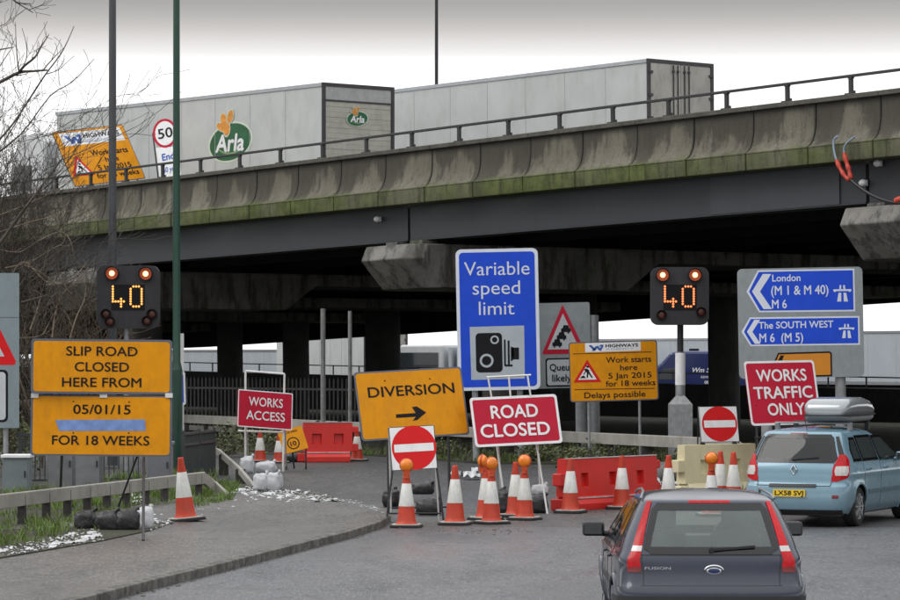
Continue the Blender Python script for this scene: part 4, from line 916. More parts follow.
# ================================================================== MATRIX SPEED SIGNALS (lit)
LEDA = M('led_orange', (1, .40, .09), .4, var=0, emit=1.5); LEDR = M('led_red', (1, .22, .07), .4, var=0, emit=1.7); AMB = M('amber_lamp_lit', (1, .62, .26), .4, var=0, emit=3.0)
HALO = M('amber_lens_dim', (.45, .07, .015), .35, var=.2, emit=.28); OFF = M('lamp_off', (.10, .03, .02), .25, var=.2)
D4 = ['1....', '1....', '1....', '1....', '1....', '1..1.', '11111', '...1.', '...1.']
D0 = ['.111.', '1...1', '1...1', '1...1', '1...1', '1...1', '1...1', '1...1', '.111.']
def signal(px0, py0, px1, py1, s, led, label, digits, lamps, dark_lamps, post, group='matrix speed signals'):
    c = Q((px0+px1)/2, (py0+py1)/2, s); wd, ht = (px1-px0)/s, (py1-py0)/s
    b = post[1]
    t = thing('speed_signal', label, 'signal', (post[1].x, post[1].y, post[1].z), group)
    m_ = MB(); m_.prism([(c.x+a, c.z+z) for a, z in rrect(0, 0, wd, ht, .17)], c.y, c.y+.28); hs_ = m_.build('housing', M('signal_housing', (.022, .022, .026), .5, var=.2, dirt=.2), t)
    m_ = MB(); dw, dh = 26.5/s, 20/s; cx, cz = c.x, H-(digits-YH)/s
    m_.box((cx, c.y-.006, cz-.02), (dw*1.25, .012, dh*1.28)); m_.build('display', C['black'], t)
    m_ = MB()
    for D, off in ((D4, -9.6), (D0, 8.2)):
        m_ = MB()
        for r_, row in enumerate(D):
            for k, ch in enumerate(row):
                if ch == '1': m_.ball((cx+(off+(k-2)*2.75)/s, c.y-.018, cz+(4-r_)*2.5/s), (.024, .012, .024), 8, 6)
        m_.build('speed_digit', led, t)
    for lx, ly in lamps:
        m_ = MB(); h_ = MB(); g_ = MB(); q = Q(lx, ly, s); m_.ball((q.x, c.y-.035, q.z), (.058, .03, .058), 16, 8); h_.lathe([(.001, 0), (.125, 0), (.13, .03)], (q.x, c.y-.004, q.z), 24, m=Matrix.Rotation(R(90), 3, 'X')); g_.lathe([(.15, 0), (.15, .14), (.14, .14), (.14, 0)], (q.x, c.y, q.z), 24, m=Matrix.Rotation(R(90), 3, 'X'), cap=False)
        wl = m_.build('warning_lamp', AMB, t, smooth=60); h_.build('lamp_lens', HALO, wl, smooth=40); g_.build('lamp_hood', C['black'], wl, smooth=40)
    for lx, ly in dark_lamps:
        q = Q(lx, ly, s); g_ = MB(); m_ = MB(); m_.ball((q.x, c.y-.01, q.z), (.095, .03, .095), 14, 8); wl = m_.build('dark_lamp', OFF, t, smooth=60); g_.lathe([(.11, 0), (.11, .10), (.10, .10), (.10, 0)], (q.x, c.y, q.z), 20, m=Matrix.Rotation(R(90), 3, 'X'), cap=False); g_.build('lamp_hood', C['black'], wl, smooth=40)
    return t, c
# right signal on its own post with a wide base
pb = GS(680.3, 45.6); t, c = signal(651, 267, 709, 325, 45.8, LEDR, 'lit black speed signal reading 40 in red dots on a grey post with cabinet base', 296.5, [(662.7, 275), (695, 275)], [(661.5, 315), (701, 312)], [None, pb])
y_ = pb.y+.0
m_ = MB(); m_.tube([(pb.x, y_, pb.z+1.5), (pb.x, y_, c.z)], .07, 14); m_.build('post', C['dark'], t, smooth=50)
m_ = MB(); m_.tube([(pb.x, y_, Q(680, 402, 45.6).z), (pb.x, y_, Q(680, 352, 45.6).z)], .105, 16); m_.build('post_sleeve', C['steel'], t, smooth=50)
m_ = MB(); m_.tube([(pb.x, y_, Q(680, 385, 45.6).z), (pb.x, y_, Q(680, 353, 45.6).z)], .112, 16); ps = m_.build('post_label', C['white'], t, smooth=50)
m_ = MB(); zt_ = Q(680, 402, 45.6).z; m_.box((pb.x, y_, (zt_-.05+pb.z)/2), (.50, .50, zt_-pb.z-.05)); m_.add([(pb.x-.25, y_-.25, zt_-.05), (pb.x+.25, y_-.25, zt_-.05), (pb.x+.25, y_+.25, zt_-.05), (pb.x-.25, y_+.25, zt_-.05), (pb.x-.09, y_-.09, zt_+.14), (pb.x+.09, y_-.09, zt_+.14), (pb.x+.09, y_+.09, zt_+.14), (pb.x-.09, y_+.09, zt_+.14)], [(0, 1, 5, 4), (1, 2, 6, 5), (2, 3, 7, 6), (3, 0, 4, 7), (4, 5, 6, 7)]); m_.build('base_cabinet', C['steel'], t)
# left signal on the grey lamp column
s_ = 46.5; pb = GS(112.5, s_-.3, .05)
t, c = signal(97, 265.5, 159, 328.5, s_, LEDA, 'lit black speed signal reading 40 in orange dots on the grey lamp column', 296.5, [(112, 273.3), (145.7, 273.8)], [(110, 321.5), (147, 321), (106, 314), (152, 314)], [None, Vector((GS(125, s_).x, GS(125, s_).y+.2, .05))])
m_ = MB(); q = Q(125.5, 330, s_); m_.tube([(q.x, c.y+.20, 0.0), (q.x, c.y+.20, c.z)], .055, 12); m_.build('post', C['steel'], t, smooth=50)

# ================================================================== LAMP COLUMNS, POSTS, CABINETS
def lamp_column(px, s, z0, label, mat, r, base_r, base_h, dy=0.0):
    b = GS(px, s, z0); b.y += dy
    t = thing('street_lamp', label, 'lamp post', b, 'lamp columns by the footpath')
    m_ = MB(); m_.tube([b, b+Vector((0, 0, base_h))], base_r, 16); m_.build('base', mat, t, smooth=50)
    m_ = MB(); m_.tube([b+Vector((0, 0, base_h-.02)), b+Vector((0, 0, base_h+.18)), b+Vector((0, 0, 4)), b+Vector((0, 0, 12))], [base_r, r, r*.96, r*.80], 16); m_.build('column', mat, t, smooth=50)
    m_ = MB(); m_.tube([b+Vector((0, 0, 11.95)), b+Vector((.2, -.1, 12.6)), b+Vector((1.3, -.6, 12.8))], r*.55, 10); ar = m_.build('arm', mat, t, smooth=50)
    m_ = MB(); m_.box(b+Vector((1.7, -.8, 12.8)), (.8, .3, .16), R(-25)); m_.build('lantern', C['grey'], ar, bevel=.04)
    return t
lamp_column(176.5, 47.0, .05, 'tall dark green lamp column standing behind the yellow slip road sign', M('green_column_paint', (.012, .055, .036), .35, var=.15, scale=2, dirt=.2), .084, .13, 2.15)
lamp_column(112.5, 45.5, .05, 'tall grey lamp column behind the lit speed signal', M('grey_column_paint', (.06, .064, .07), .45, var=.15, scale=2), .095, .12, 1.2, 0.0)
for px, top_, s, r_ in ((323, 308.5, 40.0, .062), (350, 311, 39.5, .05)):
    b = GS(px, s); t_ = Q(px, top_, s)
    m_ = MB(); m_.tube([(b.x, b.y, b.z-.02), (b.x, b.y, t_.z)], r_, 14); o = m_.build('steel_post', M('bare_post_steel', (.22, .225, .22), .45, .4, var=.25, scale=5, dirt=.4), smooth=50)
    tag(o, 'bare grey steel post under the bridge, the %s of two' % ('thicker' if px == 323 else 'thinner'), 'post', 'bare steel posts')
def cabinet(px0, px1, pyt, s, label, mat, caps, seam=True, depth=.5):
    a, b = Q(px0, pyt, s), Q(px1, pyt, s); z0 = .06; t = thing('roadside_cabinet', label, 'cabinet', ((a.x+b.x)/2, a.y, z0), 'roadside cabinets')
    m_ = MB(); m_.box(((a.x+b.x)/2, a.y+depth/2, (a.z+z0)/2), (b.x-a.x, depth, a.z-z0)); m_.build('body', mat, t, bevel=.015)
    m_ = MB(); m_.box(((a.x+b.x)/2, a.y+depth/2-.01, a.z+.03), (b.x-a.x+.06, depth+.08, .06)); m_.build('lid', caps, t, bevel=.01)
    m_ = MB(); n_ = 2 if (b.x-a.x) > .6 else 1; wd = (b.x-a.x)/n_
    for i in range(n_): m_.box((a.x+wd*(i+.5), a.y-.008, (a.z+z0)/2), (wd-.06, .012, a.z-z0-.10))
    dr = m_.build('door', mat, t)
    m_ = MB()
    for i in range(n_): m_.box((a.x+wd*(i+.85), a.y-.02, (a.z+z0)/2+.1), (.03, .02, .12))
    m_.build('handle', C['dark'], dr)
CG = M('cabinet_grey_green', (.16, .19, .20), .5, var=.12, scale=3, dirt=.35)
cabinet(2.5, 29, 458, 53.5, 'grey green cabinet with white snowy lid behind the guard rail at far left', CG, C['white'])
cabinet(47, 101, 440, 52.5, 'wide two-door grey cabinet behind the yellow slip road sign', M('cabinet_mid_grey', (.15, .155, .16), .5, var=.3, scale=2, dirt=.35), CG)
cabinet(147, 171, 445, 51.5, 'narrow plain grey cabinet left of the green lamp column', M('cabinet_blue_grey', (.16, .165, .185), .5, var=.12, scale=3, dirt=.35), CG)
# ================================================================== GUARD RAILS, RAILINGS, FENCE
MBEAM = M('weathered_box_beam', (.33, .315, .285), .75, .1, var=.18, scale=1.6, dirt=.6, dirtcol=(.13, .12, .10), bump=.2, bscale=30)
MPOSTW = M('dark_timber_post', (.045, .042, .038), .85, var=.35, scale=5, bump=.4)
def guard_rail(label, pts, posts, bh=.215, bw=.09, pw=.13, post_mat=None, group='guard rails'):
    """pts = beam centre line in world coordinates; posts = fractions along it"""
    t = thing('guard_rail', label, 'guard rail', (pts[0].x, pts[0].y, zg(pts[0].y)), group)
    m_ = MB(); h = bh/2
    # folded beam section swept along the line
    sec = [(-bw*.5, -h), (-bw*.5, h*.9), (-bw*.35, h), (bw*.4, h), (bw*.5, h*.85), (bw*.5, -h)]
    rows = []
    for i, p in enumerate(pts):
        d = (pts[min(i+1, len(pts)-1)]-pts[max(i-1, 0)]); d.z = 0; d.normalize(); nrm = Vector((-d.y, d.x, 0))
        rows.append([p+nrm*a+Vector((0, 0, b)) for a, b in sec])
    n_ = len(sec); vs = [q for r_ in rows for q in r_]; fs = [tuple(range(n_)), tuple(reversed(range((len(rows)-1)*n_, len(rows)*n_)))]
    for j in range(len(rows)-1):
        for i in range(n_): fs.append((j*n_+i, j*n_+(i+1) % n_, (j+1)*n_+(i+1) % n_, (j+1)*n_+i))
    m_.add(vs, fs); m_.build('beam', MBEAM, t, bevel=.008)
    L = [0]
    for a, b in zip(pts, pts[1:]): L.append(L[-1]+(b-a).length)
    for f_ in posts:
        q = f_*L[-1]
        for i in range(len(pts)-1):
            if q <= L[i+1]+1e-6: p = pts[i].lerp(pts[i+1], (q-L[i])/(L[i+1]-L[i])); break
        z0 = zg(p.y)-.03
        if p.z-h*.6-z0 > .05:
            m_ = MB(); m_.box((p.x, p.y+bw*.5+.06, (p.z+h*.55+z0)/2), (pw, .11, p.z+h*.55-z0)); m_.build('post', post_mat or MPOSTW, t, bevel=.008)
def railp(px, s, z): q = Q(px, 400, s); return Vector((q.x, q.y, z))
sl = lambda x: 65.5-.0525*x
pts = [railp(x, sl(x), .545) for x in (-160, -60, 41, 141, 203)]+[railp(216, 54.6, .36), railp(230, 55, .13)]
guard_rail('long pale box beam guard rail on dark posts along the left grass', pts, [.02, .12, .22, .32, .40, .463, .52, .575, .632, .69, .75, .81, .868, .925])
pts = [railp(204, 46, .78), railp(219, 47, .72), railp(240, 49.5, .45), railp(258, 52, .14)]
guard_rail('short sloping end of a guard rail beside the snowy sandbags', pts, [.28, .62], .14, .07, .2)
sf = lambda x: 34+(x-197)*.026
pts = [railp(x, sf(x), .92) for x in (150, 197, 300, 420, 560, 735)]+[railp(752, 48.8, .70), railp(775, 49.6, .42)]
guard_rail('long pale guard rail crossing under the bridge behind the middle verge', pts, [i/24 for i in range(24)], .25, .09, .12)
pts = [railp(160, 31.5, .55), railp(239, 33.2, .55)]
guard_rail('low second rail under the bridge left of the works access sign', pts, [.1, .4, .7, .98], .16, .07, .1)
# pedestrian railing
MRAILG = M('dark_green_railing', (.035, .042, .043), .5, var=.2, dirt=.25)
t = thing('pedestrian_railing', 'dark upright bar railing on the verge behind the left guard rail', 'railing', railp(140, 49, .1))
def fence_run(t, px0, px1, s0_, s1_, z0, z1, zm, name):
    a, b = railp(px0, s0_, 0), railp(px1, s1_, 0); L = (b-a).length; n_ = int(L/.105)
    m_ = MB()
    for i in range(n_+1):
        p = a.lerp(b, i/n_); m_.box((p.x, p.y, (z0+z1)/2), (.022, .022, z1-z0))
    m_.build('bars', MRAILG, t)
    m_ = MB()
    for z in (z0, zm, z1): m_.bar(a+Vector((0, 0, z)), b+Vector((0, 0, z)), .045, .05)
    m_.build('rails', MRAILG, t)
    k = max(1, round(L/2))
    for i in range(k+1): p = a.lerp(b, i/k); q = MB(); q.box((p.x, p.y, z1/2+.06), (.07, .07, z1+.02)); q.build('post', MRAILG, t)
fence_run(t, 20, 172, 49.5, 48.4, .25, 1.17, .98, 'a'); fence_run(t, 183, 214, 49.8, 47.5, .28, 1.20, .98, 'b')
# palisade fence in the dark under the bridge
t = thing('palisade_fence', 'dark spiked palisade fence under the bridge behind the works access sign', 'fence', railp(260, 31, .35))
a, b = railp(150, 30.3, 0), railp(372, 33.0, 0); L = (b-a).length; n_ = int(L/.20); m_ = MB()
for i in range(n_+1):
    p = a.lerp(b, i/n_)
    m_.prism([(p.x-.024, .3), (p.x+.024, .3), (p.x+.024, 2.02), (p.x, 2.12), (p.x-.024, 2.02)], p.y-.01, p.y+.01)
m_.build('pales', M('palisade_steel', (.24, .245, .24), .5, .3, var=.3, scale=4, dirt=.4), t)
m_ = MB(); m_.bar(a+Vector((0, .04, .7)), b+Vector((0, .04, .7)), .05, .06); m_.bar(a+Vector((0, .04, 1.75)), b+Vector((0, .04, 1.75)), .05, .06); m_.build('rails', MATS['palisade_steel'], t)

# ================================================================== CONES AND LAMPS
CRED = M('cone_red', (.50, .038, .010), .5, var=.16, scale=6, dirt=.5, dirtcol=(.13, .06, .035)); CSL = M('cone_sleeve', (.56, .56, .53), .4, var=.12, scale=6, dirt=.4, dirtcol=(.20, .19, .17)); CBASE = M('cone_base_rubber', (.02, .02, .02), .8, var=.3); CTOP = M('cone_base_top', (.42, .40, .37), .7, var=.25, scale=9, dirt=.6, dirtcol=(.1, .09, .08))
def make_cone(label):
    t = thing('traffic_cone', label, 'cone', (0, 0, 0), 'red and white traffic cones')
    m_ = MB(); m_.prism(rrect(0, 0, .52, .52, .10), 0, .045, ax='xy'); 
    for sx_ in (-1, 1):
        for sy in (-1, 1): m_.box((sx_*.2, sy*.2, .012), (.09, .09, .024))
    m_.build('base', CBASE, t, local=True, bevel=.008)
    m_ = MB(); m_.prism(rrect(0, 0, .47, .47, .10), .043, .062, ax='xy'); m_.build('base_top', CTOP, t, local=True, bevel=.006)
    m_ = MB(); m_.lathe([(.185, .06), (.17, .085), (.155, .12), (.135, .33), (.046, .955), (.046, .985), (.036, .995), (.030, .995), (.028, .93)], n=28, cap=False); m_.build('body', CRED, t, local=True, smooth=50)
    r_ = lambda z: .135-(z-.33)*(.135-.046)/(.625)+.004
    m_ = MB(); m_.lathe([(r_(.365)-.006, .365), (r_(.37), .37), (r_(.76), .76), (r_(.765)-.006, .765)], n=28, cap=False); m_.build('reflective_sleeve', CSL, t, local=True, smooth=50)
    return t
LENS = M('amber_lamp_lens', (.78, .20, .006), .25, var=.2, scale=14, coat=.4); LCASE = M('lamp_case', (.50, .06, .012), .45, var=.1); LDARK = M('lamp_bracket', (.03, .025, .02), .6)  # orange is the lens's own colour, the cone lamps are unlit
def make_lamp(label):
    t = thing('warning_lamp', label, 'lamp', (0, 0, 0), 'amber cone lamps')
    m3 = Matrix.Rotation(R(90), 3, 'X')
    m_ = MB(); m_.lathe([(.001, -.075), (.05, -.072), (.085, -.055), (.103, -.022), (.105, .022), (.085, .055), (.05, .072), (.001, .075)], (0, 0, .16), 24, m=m3); m_.build('lens', LENS, t, local=True, smooth=50)
    m_ = MB(); m_.lathe([(.108, -.018), (.116, -.012), (.116, .012), (.108, .018)], (0, 0, .16), 24, m=m3, cap=False); m_.box((0, 0, .035), (.10, .10, .07)); m_.lathe([(.055, -.05), (.05, .02)], (0, 0, 0), 14); m_.build('case', LCASE, t, local=True, smooth=40)
    m_ = MB(); m_.box((0, 0, .072), (.05, .05, .02)); m_.build('bracket', LDARK, t, local=True)
    return t
CO = [ # px, base centre row, height factor, lean, lamp, label
 (186, 521, 1.02, (0, R(-5)), 0, 'tall dirty cone leaning beside the left guard rail'),
 (260, 462, .72, (0, 0), 0, 'cone under the works access sign'),
 (279, 463, .66, (0, 0), 0, 'dull small cone between the works access sign and the yellow 10 board'),
 (357, 461, .74, (0, 0), 0, 'cone at the right end of the far red barrier behind the diversion sign'),
 (406.5, 527.5, .93, (0, 0), 1, 'lamp-topped cone directly below the left no entry board'),
 (455, 525, .98, (0, 0), 0, 'bare cone standing alone between the left no entry board and the road closed sign'),
 (485.5, 520, .92, (0, 0), 1, 'rear one of the two overlapping cones under the left side of the road closed sign'),
 (491.5, 524, .92, (0, 0), 1, 'front one of the two overlapping cones under the left side of the road closed sign'),
 (515.5, 517, .95, (0, 0), 0, 'bare rear cone tucked behind a lamp cone under the road closed sign'),
 (524.5, 520, .92, (0, 0), 1, 'lamp-topped cone nearest the right leg of the road closed sign'),
 (570.5, 513, .96, (0, 0), 0, 'cone in front of the left end of the red barrier'),
 (622, 509, .96, (0, 0), 0, 'cone in front of the right half of the red barrier'),
 (668.5, 510, .98, (0, 0), 0, 'cone between the red and the cream barrier above the dark car roof'),
 (711.5, 516, .92, (0, 0), 1, 'lamp-topped cone in front of the cream barrier'),
 (720.5, 506, 1.0, (0, 0), 0, 'middle cone of the three before the cream barrier'),
 (733.5, 507, 1.0, (0, 0), 0, 'cone nearest the light blue car before the cream barrier'),
]
LL = {4: 'round amber lamp on the cone below the left no entry board', 6: 'amber lamp seen edge on at the rear of the two overlapping cones', 7: 'amber lamp on the front one of two overlapping cones left of the road closed legs', 9: 'amber lamp on the cone by the right leg of the road closed sign', 13: 'big amber lamp in front of the cream barrier'}
c0 = l0 = None
for i, (px, py, hf, lean, lamp, lab) in enumerate(CO):
    p = G(px, py, PTH+.02 if i == 0 else 0)
    if c0 is None: c0 = make_cone(lab); t = c0
    else: t = dup(c0, mw=Matrix())
    t['label'] = lab
    mw = Matrix.Translation(p) @ Matrix.Rotation(lean[1], 4, 'Y') @ Matrix.Rotation(R(rnd.uniform(-40, 40)), 4, 'Z') @ Matrix.Diagonal((min(1, .5+hf*.5), min(1, .5+hf*.5), hf, 1))
    t.matrix_world = mw; WM[t] = mw
    if lamp:
        if l0 is None: l0 = make_lamp(LL[i]); q = l0
        else: q = dup(l0, mw=Matrix())
        q['label'] = LL[i]; yaw = {4: 8, 6: 72, 7: 25, 9: -12, 13: 5}[i]
        if i == 6: off = Vector((-.05, 0, 0))
        else: off = Vector((0, -.03, 0))
        mw = Matrix.Translation(p+Vector((0, 0, hf*.95 - (.04)))+off) @ Matrix.Rotation(R(yaw), 4, 'Z'); q.matrix_world = mw; WM[q] = mw

# ================================================================== WATER FILLED BARRIERS
BRED = M('barrier_red', (.62, .022, .016), .42, var=.10, scale=2.5, dirt=.3, dirtcol=(.25, .05, .04)); BREDD = M('barrier_red_recess', (.50, .016, .012), .5, var=.1); BCRM = M('barrier_cream', (.62, .56, .36), .5, var=.08, scale=2, dirt=.3, dirtcol=(.3, .25, .15)); SNOWM = M('slush_white', (.48, .49, .50), .6, var=.3, scale=3, dirt=.7, dirtcol=(.12, .115, .105), bump=.4)
def barrier(p0, p1, h, mat, label, recess=3, group='water filled barriers'):
    d = p1-p0; d.z = 0; L = d.length; x = d.normalized(); y = Vector((-x.y, x.x, 0))
    mw = Matrix.Translation(p0) @ Matrix((x, y, Vector((0, 0, 1)))).transposed().to_4x4()
    t = thing('road_barrier', label, 'barrier', matrix=mw, group=group)
    zb, zk, zt_ = .0, .27*h, h; rz0, rz1 = .45*h, .72*h; rw = .22; bv = MB()
    fy = lambda z: -.13+(0.03*(z-zk)/(zt_-zk))
    # front face with real recesses
    cs = [0]
    for i in range(recess): cx = L*(i+.62)/(recess+.25); cs += [cx-rw/2, cx+rw/2]
    cs.append(L); zs = [zk, rz0, rz1, zt_]
    for i in range(len(cs)-1):
        for j in range(3):
            a, b, c, d_ = cs[i], cs[i+1], zs[j], zs[j+1]
            if j == 1 and i % 2 == 1:
                dd = .085; q = [(a, fy(c), c), (b, fy(c), c), (b, fy(d_), d_), (a, fy(d_), d_)]; g_ = .02
                r_ = [(a+g_, fy(c)+dd, c+g_), (b-g_, fy(c)+dd, c+g_), (b-g_, fy(d_)+dd, d_-g_), (a+g_, fy(d_)+dd, d_-g_)]
                bv.add(q+r_, [(4, 5, 6, 7), (0, 1, 5, 4), (1, 2, 6, 5), (2, 3, 7, 6), (3, 0, 4, 7)])
            else: bv.add([(a, fy(c), c), (b, fy(c), c), (b, fy(d_), d_), (a, fy(d_), d_)], [(0, 1, 2, 3)])
    bv.add([(0, fy(zt_), zt_), (L, fy(zt_), zt_), (L, .10, zt_), (0, .10, zt_), (0, .13, zk), (L, .13, zk), (0, fy(zk), zk), (L, fy(zk), zk)], [(0, 1, 2, 3), (3, 2, 5, 4), (0, 3, 4, 6), (1, 7, 5, 2)])
    body = bv.build('body', mat, t, local=True)
    q = MB(); 
    P_ = [(-.25, 0), (-.25, .13*h), (-.145, zk), (.145, zk), (.25, .13*h), (.25, 0)]
    q.prism(P_, .06, L-.06, ax='yz'); q.build('base', mat, t, local=True, bevel=.015)
    for c_, d_ in (((-.06, 0, h*.60), (.20, .20, h*.24)), ((-.02, 0, .12*h), (.25, .3, .22*h)), ((L+.05, 0, h*.36), (.18, .2, h*.2)), ((L+.05, 0, h*.82), (.18, .2, h*.16))):
        q = MB(); q.box(c_, d_); q.build('connector', mat, t, local=True, bevel=.02)
    for i in (0, 1): q = MB(); q.lathe([(.05, 0), (.05, .03), (.02, .045)], (L*(.3+.45*i), 0, zt_), 14); q.build('filler_cap', C['black'], t, local=True)
    if mat == BRED:
        for c_, d_ in (((L/2, fy(zt_)+.01, zt_+.006), (L-.02, .05, .014)), ((L/2, -.17, .22*h+.02), (L*.86, .05, .02))): q = MB(); q.box(c_, d_); q.build('snow_edge', SNOWM, t, local=True)
    return t
p0, p1 = G(562, 511), GS(652, 54.3)
barrier(p0, p1, .92, BRED, 'bright red plastic barrier right of the road closed sign', 3)
p0 = G(303, 462); p1 = GS(352, 43.6); barrier(p0, p1, .90, BRED, 'dark red plastic barrier far behind the works access sign', 2)
p0 = GS(681, 53.0); p1 = GS(752, 52.0); barrier(p0, p1, 1.0, BCRM, 'cream plastic barrier behind cones beside the light blue car', 2)

# ================================================================== SANDBAGS
BAGK = M('black_sack', (.018, .018, .02), .38, var=.3, scale=8, bump=.5, bscale=14, dirt=.15, dirtcol=(.2, .2, .2)); BAGW = M('snowy_sack', (.50, .51, .53), .6, var=.15, scale=4, bump=.4, bscale=10, dirt=.45, dirtcol=(.16, .165, .18))
def sandbag(px, py, w_, h_, mat, label, dz=0.0, rot=0, seed=1, d_=.3, lift=0.0):
    p = G(px, py, dz); t_ = MB(); t_.ball((0, 0, h_*.44), (w_/2, d_/2, h_*.50), 40, 26, .62, seed, .03); r9 = random.Random(seed)
    f1, f2, f3 = r9.uniform(0, 6), r9.uniform(0, 6), r9.uniform(0, 6)
    for i_, (x_, y_, z_) in enumerate(t_.v):
        cr_ = .014*math.sin(x_*46+f1+2*math.sin(z_*17+f2))+.010*math.sin(z_*63+x_*21+f3)+.012*math.sin(y_*38+z_*29+f1); pin = 1-.16*max(0, z_/h_-.45)*(1+math.sin(5*math.atan2(y_, x_)+f2))
        k_s = (1+cr_*2.2)*pin; t_.v[i_] = (x_*k_s, y_*k_s, max(.004, z_*(1+cr_*1.2)-.06*h_*math.cos(3.1*x_/w_+f3*.3)*(z_/h_)))
    t_.tube([(w_*.30, -.02, h_*.80), (w_*.36, -.05, h_*.93), (w_*.42, -.03, h_*.98)], [.035, .018, .04], 8)
    o = t_.build('sandbag', mat, smooth=60); mw = Matrix.Translation(p+Vector((0, 0, lift))) @ Matrix.Rotation(R(rot), 4, 'Z'); o.matrix_world = mw; WM[o] = mw
    return tag(o, label, 'sandbag', 'sandbags holding down the signs')
sandbag(86, 530, .36, .33, BAGK, 'leftmost black sandbag of the row on the grass edge', PTH, 5, 2)
sandbag(108, 531, .40, .34, BAGK, 'second black sandbag from the left on the grass edge', PTH, -5, 3)
sandbag(127, 531, .38, .35, BAGK, 'shiny black sandbag just left of the thin sign leg', PTH, 8, 4)
sandbag(144, 529, .26, .36, BAGW, 'pale dirty sandbag behind the thin leg of the yellow sign', PTH, 40, 5)
sandbag(247, 474, .30, .40, BAGW, 'rear left snowy sandbag beside the sloping rail end', PTH, 10, 6)
sandbag(266, 473, .44, .26, BAGW, 'flat snowy sandbag lying behind two upright ones', PTH, 5, 7)
sandbag(261, 490.5, .27, .36, BAGW, 'front left snowy sandbag under the works access sign', PTH+.02, 20, 8)
sandbag(274, 490.5, .31, .38, BAGW, 'fat snowy sandbag against the right leg of the works access sign', PTH+.02, -15, 9)
sandbag(391, 507, .26, .34, BAGK, 'black sandbag behind the left leg of the kerbside no entry board', 0, 60, 10)
sandbag(423, 501, .44, .24, BAGK, 'flat black sandbag seen between the legs of the kerbside no entry board', 0, 5, 11, lift=.12)
sandbag(429, 515, .46, .32, BAGK, 'black sandbag right of the lamp cone under the no entry board', 0, -10, 12)
sandbag(501, 514, .22, .46, BAGK, 'upright black sandbag beside the left leg of the road closed sign', 0, 70, 13)
sandbag(538, 513, .34, .34, BAGK, 'black sandbag at the right leg of the road closed sign', 0, 10, 14)
sandbag(540, 512.0, .26, .20, BAGW, 'snow covered sandbag on top of the one at the right road closed leg', 0, 30, 15, lift=.30)
sandbag(294, 462, .40, .22, BAGK, 'dark sandbag at the foot of the yellow 10 board', 0, 5, 16)

# ================================================================== CABLES HANGING OFF THE PARAPET
COUP = M('coupling_orange_red', (.42, .04, .02), .5, var=.3, dirt=.3); CABK = M('black_cable', (.012, .012, .014), .45, var=.2); CABB = M('grey_blue_cable', (.25, .32, .42), .45, var=.2)
def qb(px, py, off=-.42): return Q(px, py, bs(px, off))
st = qb(840, 165); t = thing('power_cable', 'thick black cable with orange red couplings hanging from the parapet at right', 'cable', (st.x, st.y, st.z))
def spl(pts, n=6):
    o = []
    for i in range(len(pts)-1):
        p0_, p1_, p2_, p3_ = pts[max(0, i-1)], pts[i], pts[i+1], pts[min(len(pts)-1, i+2)]
        for k in range(n):
            u = k/n; o.append(.5*((2*p1_)+(p2_-p0_)*u+(2*p0_-5*p1_+4*p2_-p3_)*u*u+(3*p1_-p0_-3*p2_+p3_)*u**3))
    o.append(pts[-1]); return o
for pp in ([(838, 136), (834, 140), (834, 150), (837, 162)], [(855, 136.5), (847, 143), (844, 149), (845, 156)]):
    m_ = MB(); m_.tube(spl([qb(*q) for q in pp]), .022, 8); m_.build('cable_tail', CABB, t, smooth=60)
for pp in ([(836.5, 160), (840, 168), (845, 176), (850, 180)], [(844, 153), (846.5, 162), (849, 170), (851, 179)]):
    m_ = MB(); c_ = spl([qb(*q) for q in pp]); m_.tube(c_, [.042 if (i//3) % 2 == 0 else .054 for i in range(len(c_))], 10); m_.build('coupling', COUP, t, smooth=40)
m_ = MB(); m_.tube(spl([qb(850, 179), qb(858, 186), qb(870, 194), qb(884, 200), qb(898, 203), qb(925, 204), qb(960, 200)]), .036, 10); m_.build('cable', CABK, t, smooth=60)
m_ = MB(); m_.tube(spl([qb(896, 201), qb(901, 199), qb(910, 200)]), .065, 10); m_.build('coupling', COUP, t, smooth=60)

# ================================================================== VEGETATION
def bark(name, a, b):
    g = NG(name, .85); n_ = g.noise(9, 6); g.color(g.mix(g.rng(n_, .35, .65), a, b)); return g.m
BK1 = bark('dark_bark', (.035, .029, .024), (.085, .070, .056)); BK2 = bark('pale_brown_twigs', (.10, .075, .052), (.21, .165, .12)); BK3 = bark('mid_brown_twigs', (.075, .058, .043), (.15, .12, .09))
def branch(mb_, p, d, L, r, depth, rr, up=.08, kids=(2, 4), bend=.35, nseg=5, sides=4, rmin=.0045):
    pts = [p]; rs = [r]; dv = d.normalized()
    for i in range(nseg):
        dv = (dv+Vector((rr.gauss(0, bend*.5), rr.gauss(0, bend*.5), rr.gauss(up, bend*.4)))).normalized(); pts.append(pts[-1]+dv*(L/nseg)); rs.append(max(rmin, r*(1-.75*(i+1)/nseg)))
    mb_.tube(pts, rs, sides if r > .02 else 3, cap=False)
    if depth <= 0: return
    for k in range(rr.randint(*kids)):
        i = rr.randint(1, nseg); q = pts[i]; dd = (pts[i]-pts[i-1]).normalized()
        side = Vector((rr.gauss(0, 1), rr.gauss(0, 1), rr.gauss(.2, .7))).normalized()
        nd = (dd*rr.uniform(.5, 1.0)+side*rr.uniform(.5, 1.0)).normalized()
        branch(mb_, q, nd, L*rr.uniform(.45, .75), max(rmin, rs[i]*rr.uniform(.55, .8)), depth-1, rr, up, kids, bend, nseg, sides, rmin)
